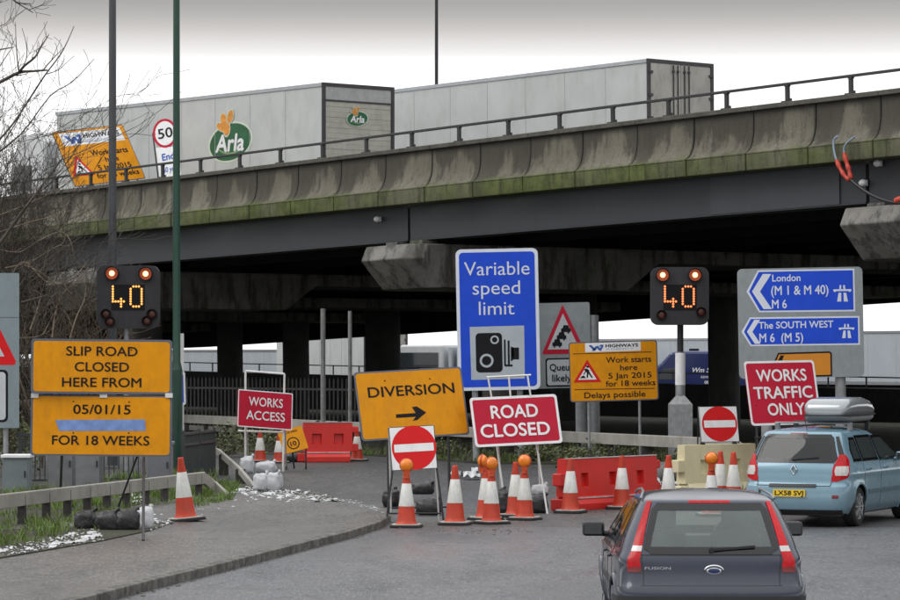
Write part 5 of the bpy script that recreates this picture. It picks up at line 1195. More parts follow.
def tree(name, label, base, hgt, r, seed, mat, stems, depth, lean=(0, 0), spread=.3, kids=(3, 4), extra=None, group='bare trees at the left edge', tw=None, rmin=.006):
    rr = random.Random(seed); t = thing(name, label, 'tree' if 'tree' in name else 'shrub', base, group)
    tm = MB(); cm = MB()
    for k in range(stems):
        p = Vector(base)+Vector((rr.uniform(-1, 1)*spread*(stems > 1), rr.uniform(-1, 1)*spread*.6*(stems > 1), -.05))
        d = Vector((lean[0]+rr.gauss(0, .16)*(stems > 1), lean[1]+rr.gauss(0, .1), 1)).normalized(); L = hgt*rr.uniform(.65, 1)*(.62 if depth > 1 else .9)
        pts = [p]; rs = [r]; n_ = 7
        for i in range(n_):
            d = (d+Vector((rr.gauss(0, .08), rr.gauss(0, .06), .05))).normalized(); pts.append(pts[-1]+d*(L/n_)); rs.append(r*(1-.6*(i+1)/n_))
        tm.tube(pts, rs, 7, cap=True)
        for i in range(2, n_+1):
            for _ in range(rr.randint(1, 2) if i < n_ else 3):
                nd = ((pts[i]-pts[i-1]).normalized()*.7+Vector((rr.gauss(0, .6), rr.gauss(0, .5), rr.uniform(-.1, .6)))).normalized()
                branch(cm, pts[i], nd, hgt*rr.uniform(.22, .42), rs[i]*.6, depth, rr, .06, kids, rmin=rmin)
    if extra: extra(cm, rr)
    tm.build('trunk', mat, t, smooth=60, fix=False); cm.build('crown', tw or mat, t, fix=False)
    return t
s = 49
def big_extra(cm, rr):
    for poly_, r in (([(-60, 110), (-25, 92), (0, 82), (19, 72.5), (33, 71), (47, 70)], .055), ([(19, 72.5), (24, 66), (35, 57), (41, 47), (48.5, 35)], .032), ([(19, 72), (17.5, 60), (16, 40), (15.5, 22)], .016), ([(19, 72), (26, 60), (26.5, 45), (22, 28)], .013),
                     ([(-50, -10), (-20, -4), (5, -6), (16, 2), (33, 12.5)], .030), ([(16, 2), (24, 3.5), (31, 3.5)], .02), ([(-40, 56), (0, 49.5), (14, 47)], .022), ([(0, 66), (7, 55), (12, 48)], .013), ([(-20, 30), (0, 26), (9, 20), (14, 8)], .011),
                     ([(-10, 150), (12, 125), (32, 95), (45, 75), (60, 55), (68, 40), (74, 26)], .024), ([(46, 74), (58, 70), (66, 63), (74, 56)], .011), ([(-20, 165), (20, 135), (50, 96), (72, 82), (94, 59)], .020), ([(5, 140), (20, 115), (27, 95), (31, 80)], .014)):
        pts = [Q(a, b, s+rr.uniform(-.4, .4)) for a, b in poly_]; c_ = spl(pts, 3); cm.tube(c_, [max(.005, r*(1-.72*i/len(c_))) for i in range(len(c_))], 5, cap=False)
        for i in range(2, len(c_), 3):
            if rr.random() < .45: branch(cm, c_[i], (c_[i]-c_[i-1]).normalized()+Vector((rr.gauss(0, .7), rr.gauss(0, .4), rr.gauss(.25, .6))), rr.uniform(.25, .7), max(.006, r*.35), 1, rr, .05, (1, 3), rmin=.005)
b = GS(-75, s, .1); tree('bare_tree', 'leafless dark tree with thick knobbly branches reaching in at the top left', b, 10.5, .16, 3, BK1, 1, 2, (.05, 0), extra=big_extra, kids=(2, 3))
GT = 'bare trees at the left edge'
b = GS(-10, 45.5, .1); tree('bare_tree', 'tangled leafless tree in front of the bridge parapet at the left edge', b, 8.0, .05, 11, BK1, 4, 3, (-.10, 0), .5, (3, 4), tw=BK1, rmin=.0052)
b = GS(-36, 44.5, .1); tree('bare_tree', 'dense bare tree behind the grey board at the left edge', b, 9.0, .06, 19, BK1, 5, 3, (-.03, 0), .6, (3, 4), tw=BK1, rmin=.0052)
b = GS(26, 46.2, .1); tree('bare_tree', 'low twiggy brown tree whose fine twigs cross the mossy parapet', b, 5.6, .028, 31, BK3, 3, 2, (-.06, 0), .4, (2, 3), tw=BK3, rmin=.005)
b = GS(70, 44.0, .1); tree('bare_shrub', 'pale brown thicket of thin stems above the yellow slip road sign', b, 3.7, .016, 23, BK2, 18, 1, (0, 0), .75, (2, 4), tw=BK2, group=None, rmin=.005)
b = GS(30, 44.8, .1); tree('bare_shrub', 'brown twiggy shrub between the grey board and the yellow slip road sign', b, 3.6, .018, 29, BK3, 14, 1, (-.05, 0), .7, (2, 3), tw=BK3, group=None, rmin=.005)
# arching pale briars
b = GS(55, 46.5, .1); m_ = MB(); rr = random.Random(5)
for pl in ([(10, 300), (12, 275), (25, 262), (45, 281), (60, 283), (75, 276), (86, 263)], [(0, 250), (20, 252), (40, 240), (60, 232), (70, 240), (75, 262)], [(5, 268), (30, 262), (50, 250), (62, 244)], [(20, 338), (40, 336), (48, 325), (58, 305)], [(25, 265), (40, 272), (58, 284), (72, 282), (87, 279)], [(30, 330), (40, 300), (42, 280), (52, 262)], [(52, 338), (56, 310), (66, 290), (88, 276)], [(70, 338), (76, 318), (84, 300), (86, 285)], [(0, 215), (25, 205), (60, 188), (80, 172), (92, 160)], [(0, 232), (30, 222), (58, 214), (70, 200)]):
    c_ = spl([Q(a, b_, 47+rr.uniform(-.3, .3)) for a, b_ in pl], 4); m_.tube(c_, [max(.006, .017*(1-.6*i/len(c_))) for i in range(len(c_))], 5, cap=False)
    for i in range(2, len(c_), 3): branch(m_, c_[i], (c_[i]-c_[i-1]).normalized()+Vector((rr.gauss(0, .8), rr.gauss(0, .5), rr.gauss(.1, .6))), rr.uniform(.2, .5), .007, 0, rr, rmin=.005)
stem = [b, Q(20, 380, 47), Q(10, 300, 47)]; m_.tube(spl(stem, 4), .02, 5); stem = [b+Vector((.1, 0, 0)), Q(52, 338, 47)]; m_.tube(stem, .018, 5); stem = [b+Vector((.2, 0, 0)), Q(70, 338, 47)]; m_.tube(stem, .016, 5); tag(m_.build('briar', BK2, fix=False), 'pale arching briar stems in front of the concrete pier cap at far left', 'shrub')

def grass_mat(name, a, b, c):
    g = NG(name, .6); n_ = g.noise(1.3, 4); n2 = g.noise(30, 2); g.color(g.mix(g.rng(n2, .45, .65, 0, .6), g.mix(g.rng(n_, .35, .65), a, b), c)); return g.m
GR1 = grass_mat('verge_grass', (.055, .11, .012), (.12, .21, .025), (.20, .20, .07)); GR2 = grass_mat('dark_weeds', (.030, .050, .012), (.085, .115, .026), (.16, .14, .07))  # weed greens are darker than the verge grass
def inpoly(x, y, P_):
    r_ = False; j = len(P_)-1
    for i in range(len(P_)):
        if (P_[i][1] > y) != (P_[j][1] > y) and x < (P_[j][0]-P_[i][0])*(y-P_[i][1])/(P_[j][1]-P_[i][1])+P_[i][0]: r_ = not r_
        j = i
    return r_
def blades(name, label, regions, n, h0, h1, mat, dz, seed, wd=.012, cat='grass'):
    rr = random.Random(seed); m_ = MB(); vs = []; fs = []
    P_ = [[(q.x, q.y) for q in (G(a, b_, dz) for a, b_ in rg)] for rg in regions]
    for pl, cnt in zip(P_, n):
        xs_ = [p[0] for p in pl]; ys_ = [p[1] for p in pl]; k = 0; tufts = []
        while k < cnt:
            if not tufts or rr.random() < .06: tufts = [(rr.uniform(min(xs_), max(xs_)), rr.uniform(min(ys_), max(ys_)), rr.uniform(.5, 1))]
            tx, ty, th_ = tufts[0]; x = tx+rr.gauss(0, .09); y = ty+rr.gauss(0, .12)
            k += 1
            if not inpoly(x, y, pl): continue
            h_ = rr.uniform(h0, h1)*th_; a = rr.uniform(0, 6.28); lx, ly = rr.gauss(0, h_*.35), rr.gauss(0, h_*.35); z = zg(y)+dz; w_ = wd*rr.uniform(.6, 1.3); cx, sy_ = math.cos(a)*w_/2, math.sin(a)*w_/2
            i = len(vs); vs += [(x-cx, y-sy_, z), (x+cx, y+sy_, z), (x+lx*.4+cx*.7, y+ly*.4+sy_*.7, z+h_*.6), (x+lx*.4-cx*.7, y+ly*.4-sy_*.7, z+h_*.6), (x+lx, y+ly, z+h_)]; fs += [(i, i+1, i+2, i+3), (i+3, i+2, i+4)]
    m_.add(vs, fs); o = m_.build(name, mat, fix=False); return tag(o, label, cat, None, 'stuff')
blades('grass', 'short bright green grass along the left guard rail with snow between', [[(-60, 562), (0, 549), (60, 540), (98, 532), (140, 510), (205, 502), (205, 486), (100, 498), (-60, 520)], [(188, 512), (232, 502), (240, 486), (205, 480), (188, 490)], [(30, 512), (190, 488), (230, 474), (120, 474), (0, 492)]], [9000, 2500, 4000], .06, .24, GR1, PTH+.02, 3, .016)
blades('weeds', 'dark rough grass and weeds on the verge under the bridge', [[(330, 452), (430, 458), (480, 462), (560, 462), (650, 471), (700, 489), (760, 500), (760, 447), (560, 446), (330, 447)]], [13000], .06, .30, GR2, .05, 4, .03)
blades('grass', 'thin green grass line along the back kerb of the slip road', [[(330, 452.5), (430, 458.8), (480, 462.5), (560, 463), (648, 470), (648, 467), (560, 459.5), (480, 459.5), (430, 456), (330, 450)]], [5000], .06, .2, GR1, .05, 5, .02)
# broad-leaved weeds on the verge
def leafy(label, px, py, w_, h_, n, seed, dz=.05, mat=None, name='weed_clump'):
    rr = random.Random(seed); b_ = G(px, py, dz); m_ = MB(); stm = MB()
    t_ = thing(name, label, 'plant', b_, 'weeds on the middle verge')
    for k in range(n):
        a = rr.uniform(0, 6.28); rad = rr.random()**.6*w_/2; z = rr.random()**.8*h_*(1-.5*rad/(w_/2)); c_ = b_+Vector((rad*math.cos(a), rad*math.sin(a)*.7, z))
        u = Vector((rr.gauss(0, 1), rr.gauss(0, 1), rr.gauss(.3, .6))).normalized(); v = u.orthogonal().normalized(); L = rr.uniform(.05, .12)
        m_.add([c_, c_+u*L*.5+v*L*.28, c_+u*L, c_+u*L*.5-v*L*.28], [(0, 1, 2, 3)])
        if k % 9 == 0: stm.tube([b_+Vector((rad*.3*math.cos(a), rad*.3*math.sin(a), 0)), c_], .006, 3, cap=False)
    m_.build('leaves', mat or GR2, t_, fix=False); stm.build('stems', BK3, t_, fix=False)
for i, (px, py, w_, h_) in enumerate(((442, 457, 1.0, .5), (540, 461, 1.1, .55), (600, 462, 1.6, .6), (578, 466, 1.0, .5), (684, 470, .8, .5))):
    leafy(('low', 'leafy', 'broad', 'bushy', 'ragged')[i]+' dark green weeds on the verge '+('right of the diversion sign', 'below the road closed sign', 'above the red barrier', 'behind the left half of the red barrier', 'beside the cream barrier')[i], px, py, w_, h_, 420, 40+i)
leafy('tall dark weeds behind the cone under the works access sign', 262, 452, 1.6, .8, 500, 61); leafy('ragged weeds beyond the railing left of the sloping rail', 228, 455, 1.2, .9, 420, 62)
leafy('speckled shrub above the grey green cabinet at far left', 14, 470, 1.0, 1.55, 900, 63, PTH)
# slush: white lumps and crumbs
def lumps(name, label, regions, counts, r0, r1, dz, seed, mat=SNOWM):
    rr = random.Random(seed); vs = []; fs = []; m_ = MB()
    for rg, cnt in zip(regions, counts):
        pl = [(q.x, q.y) for q in (G(a, b_, dz) for a, b_ in rg)]; xs_ = [p[0] for p in pl]; ys_ = [p[1] for p in pl]; k = 0
        while k < cnt:
            x, y = rr.uniform(min(xs_), max(xs_)), rr.uniform(min(ys_), max(ys_)); k += 1
            if not inpoly(x, y, pl): continue
            r = r0+(r1-r0)*rr.random()**3; m_.ball((x, y, zg(y)+dz+r*.1), (r*rr.uniform(.7, 1.4), r*rr.uniform(.7, 1.4), r*rr.uniform(.3, .6)), 6, 4, 1, rr.random(), .2)
    o = m_.build(name, mat, smooth=60, fix=False); return tag(o, label, 'snow', None, 'stuff')
lumps('snow', 'slushy white snow crumbs along the footpath edge and round the sandbags', [[(-60, 578), (0, 557), (50, 549), (103, 540), (98, 526), (40, 540), (-60, 560)], [(148, 531), (200, 516), (234, 508), (236, 494), (200, 500), (150, 514)], [(228, 508), (262, 504), (300, 503.5), (343, 501), (325, 496.5), (296, 491), (262, 487), (240, 490)], [(340, 501), (370, 509), (384, 514), (380, 508), (350, 499)], [(120, 505), (150, 500), (150, 484), (120, 488)]], [1800, 1200, 2600, 500, 400], .006, .026, PTH+.02, 8)
lumps('snow', 'patchy white snow heaps between the red barrier and the cream barrier', [[(652, 485), (705, 492), (705, 462), (655, 466)], [(452, 476), (478, 477), (476, 473), (455, 473)]], [500, 40], .015, .07, .06, 9)
lumps('gravel', 'brown grit and litter in the gutter along the kerb', [[(60, 604), (145, 584), (225, 566), (300, 547), (345, 536), (384, 526), (400, 530), (345, 541), (300, 553), (225, 574), (120, 604)], [(382, 528), (500, 536), (560, 530), (500, 528)]], [1500, 160], .006, .026, .002, 10, M('road_grit', (.13, .11, .09), .9, var=.5, scale=20))
from mathutils import noise as mnoise
def slush(name, label, regions, dz, thr, th=.05, cell=.035, seed=0, freq=2.2):
    """soft melting snow: a thin lumpy sheet kept only where a noise is high, thin at its edges"""
    vs = []; fs = []
    for rg in regions:
        pl = [(q.x, q.y) for q in (G(a, b_, dz) for a, b_ in rg)]; x0 = min(p[0] for p in pl); y0 = min(p[1] for p in pl); nx_ = int((max(p[0] for p in pl)-x0)/cell)+1; cy = cell*3; ny_ = int((max(p[1] for p in pl)-y0)/cy)+1; ids = {}
        def h_(i, j):
            x, y = x0+i*cell, y0+j*cy; p = Vector((x*freq+seed, y*freq*.55, seed*1.7)); return mnoise.fractal(p, .9, 2.1, 6)*.5+.35*mnoise.noise(Vector((x*14, y*5, seed)))-thr, x, y
        gh = {}
        def vid(i, j):
            if (i, j) not in ids:
                h, x, y = gh[(i, j)]; ids[(i, j)] = len(vs); vs.append((x, y, zg(y)+dz-.006+max(0, min(1, (h+.02)*2.4))*th))
            return ids[(i, j)]
        for j in range(ny_+1):
            for i in range(nx_+1): gh[(i, j)] = h_(i, j)
        for j in range(ny_):
            for i in range(nx_):
                if max(gh[(i+a, j+b_)][0] for a in (0, 1) for b_ in (0, 1)) > 0 and min(gh[(i+a, j+b_)][0] for a in (0, 1) for b_ in (0, 1)) > -.03 and inpoly(x0+(i+.5)*cell, y0+(j+.5)*cy, pl): fs.append((vid(i, j), vid(i+1, j), vid(i+1, j+1), vid(i, j+1)))
    m_ = MB(); m_.add(vs, fs); o = m_.build(name, SNOWM, smooth=80, fix=False); return tag(o, label, 'snow', None, 'stuff')
slush('snow', 'melting white snow patches beside the footpath, grass and sandbags', [[(-60, 576), (0, 556), (50, 548), (103, 539), (98, 528), (40, 541), (-60, 560)], [(148, 530), (200, 516), (234, 508), (238, 492), (200, 498), (150, 514)], [(226, 510), (262, 504), (300, 503.5), (346, 501.5), (328, 496), (296, 489.5), (262, 486), (236, 488)], [(120, 506), (150, 502), (150, 482), (120, 486)]], PTH+.022, .02, .04, seed=3.1, freq=5.5)
slush('snow', 'melting snow between the red barrier and the cream barrier', [[(650, 486), (708, 494), (708, 464), (653, 468)], [(448, 477), (480, 478), (478, 472.5), (452, 472.5)]], .055, -.03, .12, seed=8.3, freq=4)
p = G(612, 454, .05); m_ = MB(); m_.box((0, 0, .12), (.17, .15, .22)); m_.box((0, 0, .24), (.19, .17, .03)); o = m_.build('plastic_tub', C['white'], bevel=.012); o.matrix_world = Matrix.Translation(p); WM[o] = o.matrix_world; tag(o, 'small white plastic tub lying in the weeds above the red barrier', 'tub')
# rubble behind the barrier
rr = random.Random(77)
for k in range(4):
    p = G(660+k*13, 478+3*(k % 2), .06); m_ = MB(); m_.ball((0, 0, .14), (.34, .26, .17), 14, 9, .8, k, .12); o = m_.build('rubble_heap', M('rubble', (.12, .115, .11), .9, var=.4, scale=9, bump=.8, bscale=12), smooth=50); o.matrix_world = Matrix.Translation(p); WM[o] = o.matrix_world
    tag(o, ('dark snow flecked rubble lump touching the red barrier end', 'second rubble lump from the red barrier', 'rubble lump beside the cone above the dark car', 'rubble lump nearest the cream barrier')[k], 'rubble', 'rubble heaps by the barriers')
# ================================================================== CARS
def pchip(pts):
    xs_ = [p[0] for p in pts]; ys_ = [p[1] for p in pts]; n_ = len(xs_); h = [xs_[i+1]-xs_[i] for i in range(n_-1)]; dl = [(ys_[i+1]-ys_[i])/h[i] for i in range(n_-1)]
    m_ = [dl[0]]+[0 if dl[i-1]*dl[i] <= 0 else 3*(h[i-1]+h[i])/((2*h[i]+h[i-1])/dl[i-1]+(h[i]+2*h[i-1])/dl[i]) for i in range(1, n_-1)]+[dl[-1]]
    def f(x):
        if x <= xs_[0]: return ys_[0]
        if x >= xs_[-1]: return ys_[-1]
        for i in range(n_-1):
            if x <= xs_[i+1]: break
        t = (x-xs_[i])/h[i]; return ((1+2*t)*(1-t)**2*ys_[i]+t*(1-t)**2*h[i]*m_[i]+t*t*(3-2*t)*ys_[i+1]+t*t*(t-1)*h[i]*m_[i+1])
    return f
class Car:
    def __init__(s, sp, mw):
        s.sp = sp; s.mw = mw
        for k in ('yr', 'yf', 'w', 'r'): setattr(s, k, pchip(sp[k]))
        s.rf = sp.get('rf', .3); s.bow = sp.get('bow', .06); s.fbow = sp.get('fbow', .16)
    def geom(s, z):
        w_ = s.w(z); r_ = min(s.r(z), w_*.8); rf = min(s.rf, w_*.7); return s.yr(z), s.yf(z), w_, r_, rf
    def warp(s, x, y, z):
        L = s.sp['len']; k = 1-.07*max(0, (abs(y-L*.5)/(L*.5)-.35)/.65)**2; x *= k
        for yw in s.sp['wheels']: x += math.copysign(.028, x)*math.exp(-((y-yw)/.36)**2)*math.exp(-((z-.52)/.22)**2)*(1 if abs(x) > .5 else 0)
        if abs(x) > .5: x += math.copysign(.014*math.exp(-((z-.86)/.05)**2), x)
        return Vector((x, y, z))
    def rear(s, u, z):
        """u = arc length to the right from the centre of the tail"""
        yr, yf, w_, r_, rf = s.geom(z); sg = 1 if u >= 0 else -1; a = abs(u); f = w_-r_
        if a <= f: x, y = a, yr+s.bow*(a/w_)**2
        else:
            y1 = yr+s.bow*(f/w_)**2; th_ = (a-f)/r_
            if th_ <= math.pi/2: x, y = f+r_*math.sin(th_), y1+r_*(1-math.cos(th_))
            else: x, y = w_, y1+r_+(a-f-r_*math.pi/2)
        return s.warp(sg*x, y, z)
    def side(s, y, z, sg): return s.warp(sg*s.w(z), y, z)
    def front(s, u, z):
        yr, yf, w_, r_, rf = s.geom(z); return s.warp(u, yf-s.fbow*(u/w_)**2, z)
    def outline(s, z, nr=20, nc=9, ns=64, nf=8):
        yr, yf, w_, r_, rf = s.geom(z); P_ = []; f = w_-r_
        for i in range(nr+1): P_.append(('r', f*i/nr))
        for i in range(1, nc+1): P_.append(('r', f+r_*math.pi/2*i/nc))
        y1 = yr+s.bow*(f/w_)**2+r_; y2 = yf-s.fbow*((w_-rf)/w_)**2-rf; y2 = max(y2, y1+.02)
        out_ = [s.rear(u, z) for _, u in P_]
        for i in range(1, ns+1): out_.append(s.side(y1+(y2-y1)*i/ns, z, 1))
        for i in range(1, nc+1):
            a = math.pi/2*i/nc; out_.append(s.warp(w_-rf+rf*math.cos(a), y2+rf*math.sin(a), z))
        for i in range(1, nf+1): u = (w_-rf)*(1-i/nf); out_.append(s.front(u, z))
        return out_
    def rows_at(s, rows, z):
        rows = sorted(rows)
        if z < rows[0][0] or z > rows[-1][0]: return None
        for a, b in zip(rows, rows[1:]):
            if z <= b[0]+1e-9: t = (z-a[0])/(b[0]-a[0]+1e-9); return a[1]+(b[1]-a[1])*t, a[2]+(b[2]-a[2])*t
    def fn(s, kind):
        return {'rear': s.rear, 'front': s.front, 'R': lambda y, z: s.side(y, z, 1), 'L': lambda y, z: s.side(y, z, -1)}[kind]
    def patch(s, name, mat, parent, kind, rows, off=.004, nz=10, nx=12, depth=.008, hole=None, mbx=None):
        f = s.fn(kind); rows = sorted(rows); z0, z1 = rows[0][0], rows[-1][0]
        def P_(u, z, o):
            e = .004; p = f(u, z); n_ = (f(u+e, z)-f(u-e, z)).cross(f(u, z+e)-f(u, z-e))
            n_.normalize()
            if kind == 'rear' and (n_.y > .2 if abs(p.x) < .6 else n_.dot(Vector((p.x, -.3, 0))) < 0): n_ = -n_
            if kind in 'RL' and n_.x*p.x < 0: n_ = -n_
            if kind == 'front' and n_.y < 0: n_ = -n_
            return p+n_*o
        m_ = mbx or MB(); T, B = [], []
        for j in range(nz+1):
            z = z0+(z1-z0)*j/nz; a, b = s.rows_at(rows, z)
            T.append([P_(a+(b-a)*i/nx, z, off) for i in range(nx+1)]); B.append([P_(a+(b-a)*i/nx, z, off-depth) for i in range(nx+1)])
        w_ = nx+1; vs = [p for r_ in T for p in r_]+[p for r_ in B for p in r_]; o_ = (nz+1)*w_; fs = []
        for j in range(nz):
            for i in range(nx):
                a = j*w_+i; fs.append((a, a+1, a+w_+1, a+w_))
        for i in range(nx): fs += [(i, i+1, o_+i+1, o_+i), (nz*w_+i, nz*w_+i+1, o_+nz*w_+i+1, o_+nz*w_+i)]
        for j in range(nz): fs += [(j*w_, (j+1)*w_, o_+(j+1)*w_, o_+j*w_), (j*w_+nx, (j+1)*w_+nx, o_+(j+1)*w_+nx, o_+j*w_+nx)]
        m_.add(vs, fs)
        if mbx is None: return m_.build(name, mat, parent, local=True, mw=s.mw, smooth=40)
    def frame(s, name, mat, parent, kind, rows, wd, off=.003, nz=24, mbx=None):
        """dark surround of a pane: four strips just under it"""
        rows = sorted(rows); z0, z1 = rows[0][0], rows[-1][0]; m_ = mbx or MB()
        n_ = 12
        zs = [z0+(z1-z0)*i/n_ for i in range(n_+1)]
        def strip(fa, fb, zz): s.patch('', None, None, kind, [(z, fa(z), fb(z)) for z in zz], off, max(2, len(zz)-1), 14 if len(zz) == 2 else 2, .008, mbx=m_)
        g = lambda z: s.rows_at(rows, min(max(z, z0), z1))
        strip(lambda z: g(z)[0]-.012, lambda z: g(z)[0]+wd, zs); strip(lambda z: g(z)[1]-wd, lambda z: g(z)[1]+.012, zs)
        strip(lambda z: g(z)[0]-.012, lambda z: g(z)[1]+.012, [z0-.012, z0+wd]); strip(lambda z: g(z)[0]-.012, lambda z: g(z)[1]+.012, [z1-wd, z1+.012])
        if mbx is None: return m_.build(name, mat, parent, local=True, mw=s.mw, fix=False)
    def shell(s, mat, parent, wins):
        zt_ = s.sp['top']; z0 = .22; zs = [z0+(zt_-.10-z0)*i/58 for i in range(59)]+[zt_-.10*((1-i/16)**1.8) for i in range(1, 17)]
        ol = [s.outline(z) for z in zs]; n_ = len(ol[0]); vs = []; idx = {}
        ring = []
        for j, o in enumerate(ol):
            full = o+[Vector((-p.x, p.y, p.z)) for p in o[-2:0:-1]]; ring.append(len(vs)); vs += full; N_ = len(full)
        fs = []
        def inside(p):
            for kind, rows in wins:
                g = s.rows_at([(r_[0]+(.028 if i == 0 else (-.028 if i == len(rows)-1 else 0)), r_[1], r_[2]) for i, r_ in enumerate(sorted(rows))], p.z)
                if not g: continue
                yr, yf, w_, r_, rf = s.geom(p.z)
                if kind == 'rear' and p.y < yr+.30 and abs(p.x) < w_-.06 and g[0]+.028 < p.x < g[1]-.028: return True
                if kind == 'front' and p.y > yf-.35 and abs(p.x) < w_-.08 and g[0]+.028 < p.x < g[1]-.028: return True
                if kind == 'side' and abs(p.x) > w_*.84 and g[0]+.028 < p.y < g[1]-.028: return True
            for yw in s.sp['wheels']:
                if abs(p.x) > .55 and math.hypot(p.y-yw, p.z-s.sp['wr']) < s.sp['wr']+.055: return True
            return False
        for j in range(len(zs)-1):
            for i in range(N_):
                q = (ring[j]+i, ring[j]+(i+1) % N_, ring[j+1]+(i+1) % N_, ring[j+1]+i); c_ = (vs[q[0]]+vs[q[1]]+vs[q[2]]+vs[q[3]])/4
                if not inside(c_): fs.append(q)
        fs.append(tuple(ring[-1]+i for i in range(N_))); fs.append(tuple(ring[0]+i for i in reversed(range(N_))))
        m_ = MB(); m_.add(vs, fs); o = m_.build('body', mat, parent, local=True, mw=s.mw, smooth=45, fix=True); return o
    def mk(s, name, mat, parent, fnc, bevel=0.0, smooth=None):
        m_ = MB(); fnc(m_); return m_.build(name, mat, parent, local=True, mw=s.mw, bevel=bevel, smooth=smooth)
CBLK = M('car_black_plastic', (.016, .016, .018), .5, var=.15); FRIT = M('black_window_band', (.008, .008, .009), .15, var=.1); CINT = M('cabin_grey_trim', (.045, .047, .05), .85, var=.2); SEAT = M('seat_cloth', (.014, .016, .02), .9, var=.2, scale=12)
LRED = M('tail_lamp_red', (.46, .004, .008), .25, var=.25, scale=30, coat=.15, spec=.25); LCLR = M('tail_lamp_clear', (.52, .50, .48), .12, var=.15, scale=24, coat=.6); LDRK = M('tail_lamp_dark_red', (.18, .008, .01), .15, var=.1, coat=.6)
CHR = M('chrome', (.72, .73, .75), .12, 1.0, var=.05); PLY = M('number_plate_yellow', (.70, .47, .01), .4, var=.06, dirt=.2); MIRG = M('mirror_glass', (.10, .105, .11), .10, .6, var=.1)
def spoked_wheel(car, parent, yw, sg, r_, spokes, alloy):
    x = sg*(car.w(.5)-.115); m3 = Matrix.Rotation(R(90), 3, 'Y'); c_ = (x, yw, r_)
    t_ = MB(); t_.lathe([(r_*.66, -.10), (r_*.9, -.105), (r_*.985, -.08), (r_, -.04), (r_, .04), (r_*.985, .08), (r_*.9, .105), (r_*.66, .10), (r_*.66, -.10)], c_, 40, m=m3, cap=False)
    ty = t_.build('tyre', TYRE, parent, local=True, mw=car.mw, smooth=40)
    q = MB(); q.lathe([(r_*.62, -.09), (r_*.68, -.10), (r_*.68, .10), (r_*.62, .09), (r_*.62, -.09)], c_, 36, m=m3, cap=False); q.lathe([(.001, .0), (.055, .0), (.06, .02), (.001, .03)], (x+sg*.06, yw, r_), 18, m=m3)
    for k in range(spokes):
        a = 2*math.pi*k/spokes; d = Vector((0, math.cos(a), math.sin(a))); p0_ = Vector((x+sg*.075, yw, r_))+d*.03; p1_ = Vector((x+sg*.085, yw, r_))+d*r_*.64; q.bar(p0_, p1_, .055, .025)
    q.build('rim', alloy, ty, local=True, mw=car.mw, smooth=40)
    q = MB(); q.lathe([(.001, -.01), (r_*.60, -.01), (r_*.60, .01), (.001, .01)], (x-sg*.02, yw, r_), 24, m=m3); q.build('brake_disc', CBLK, ty, local=True, mw=car.mw)
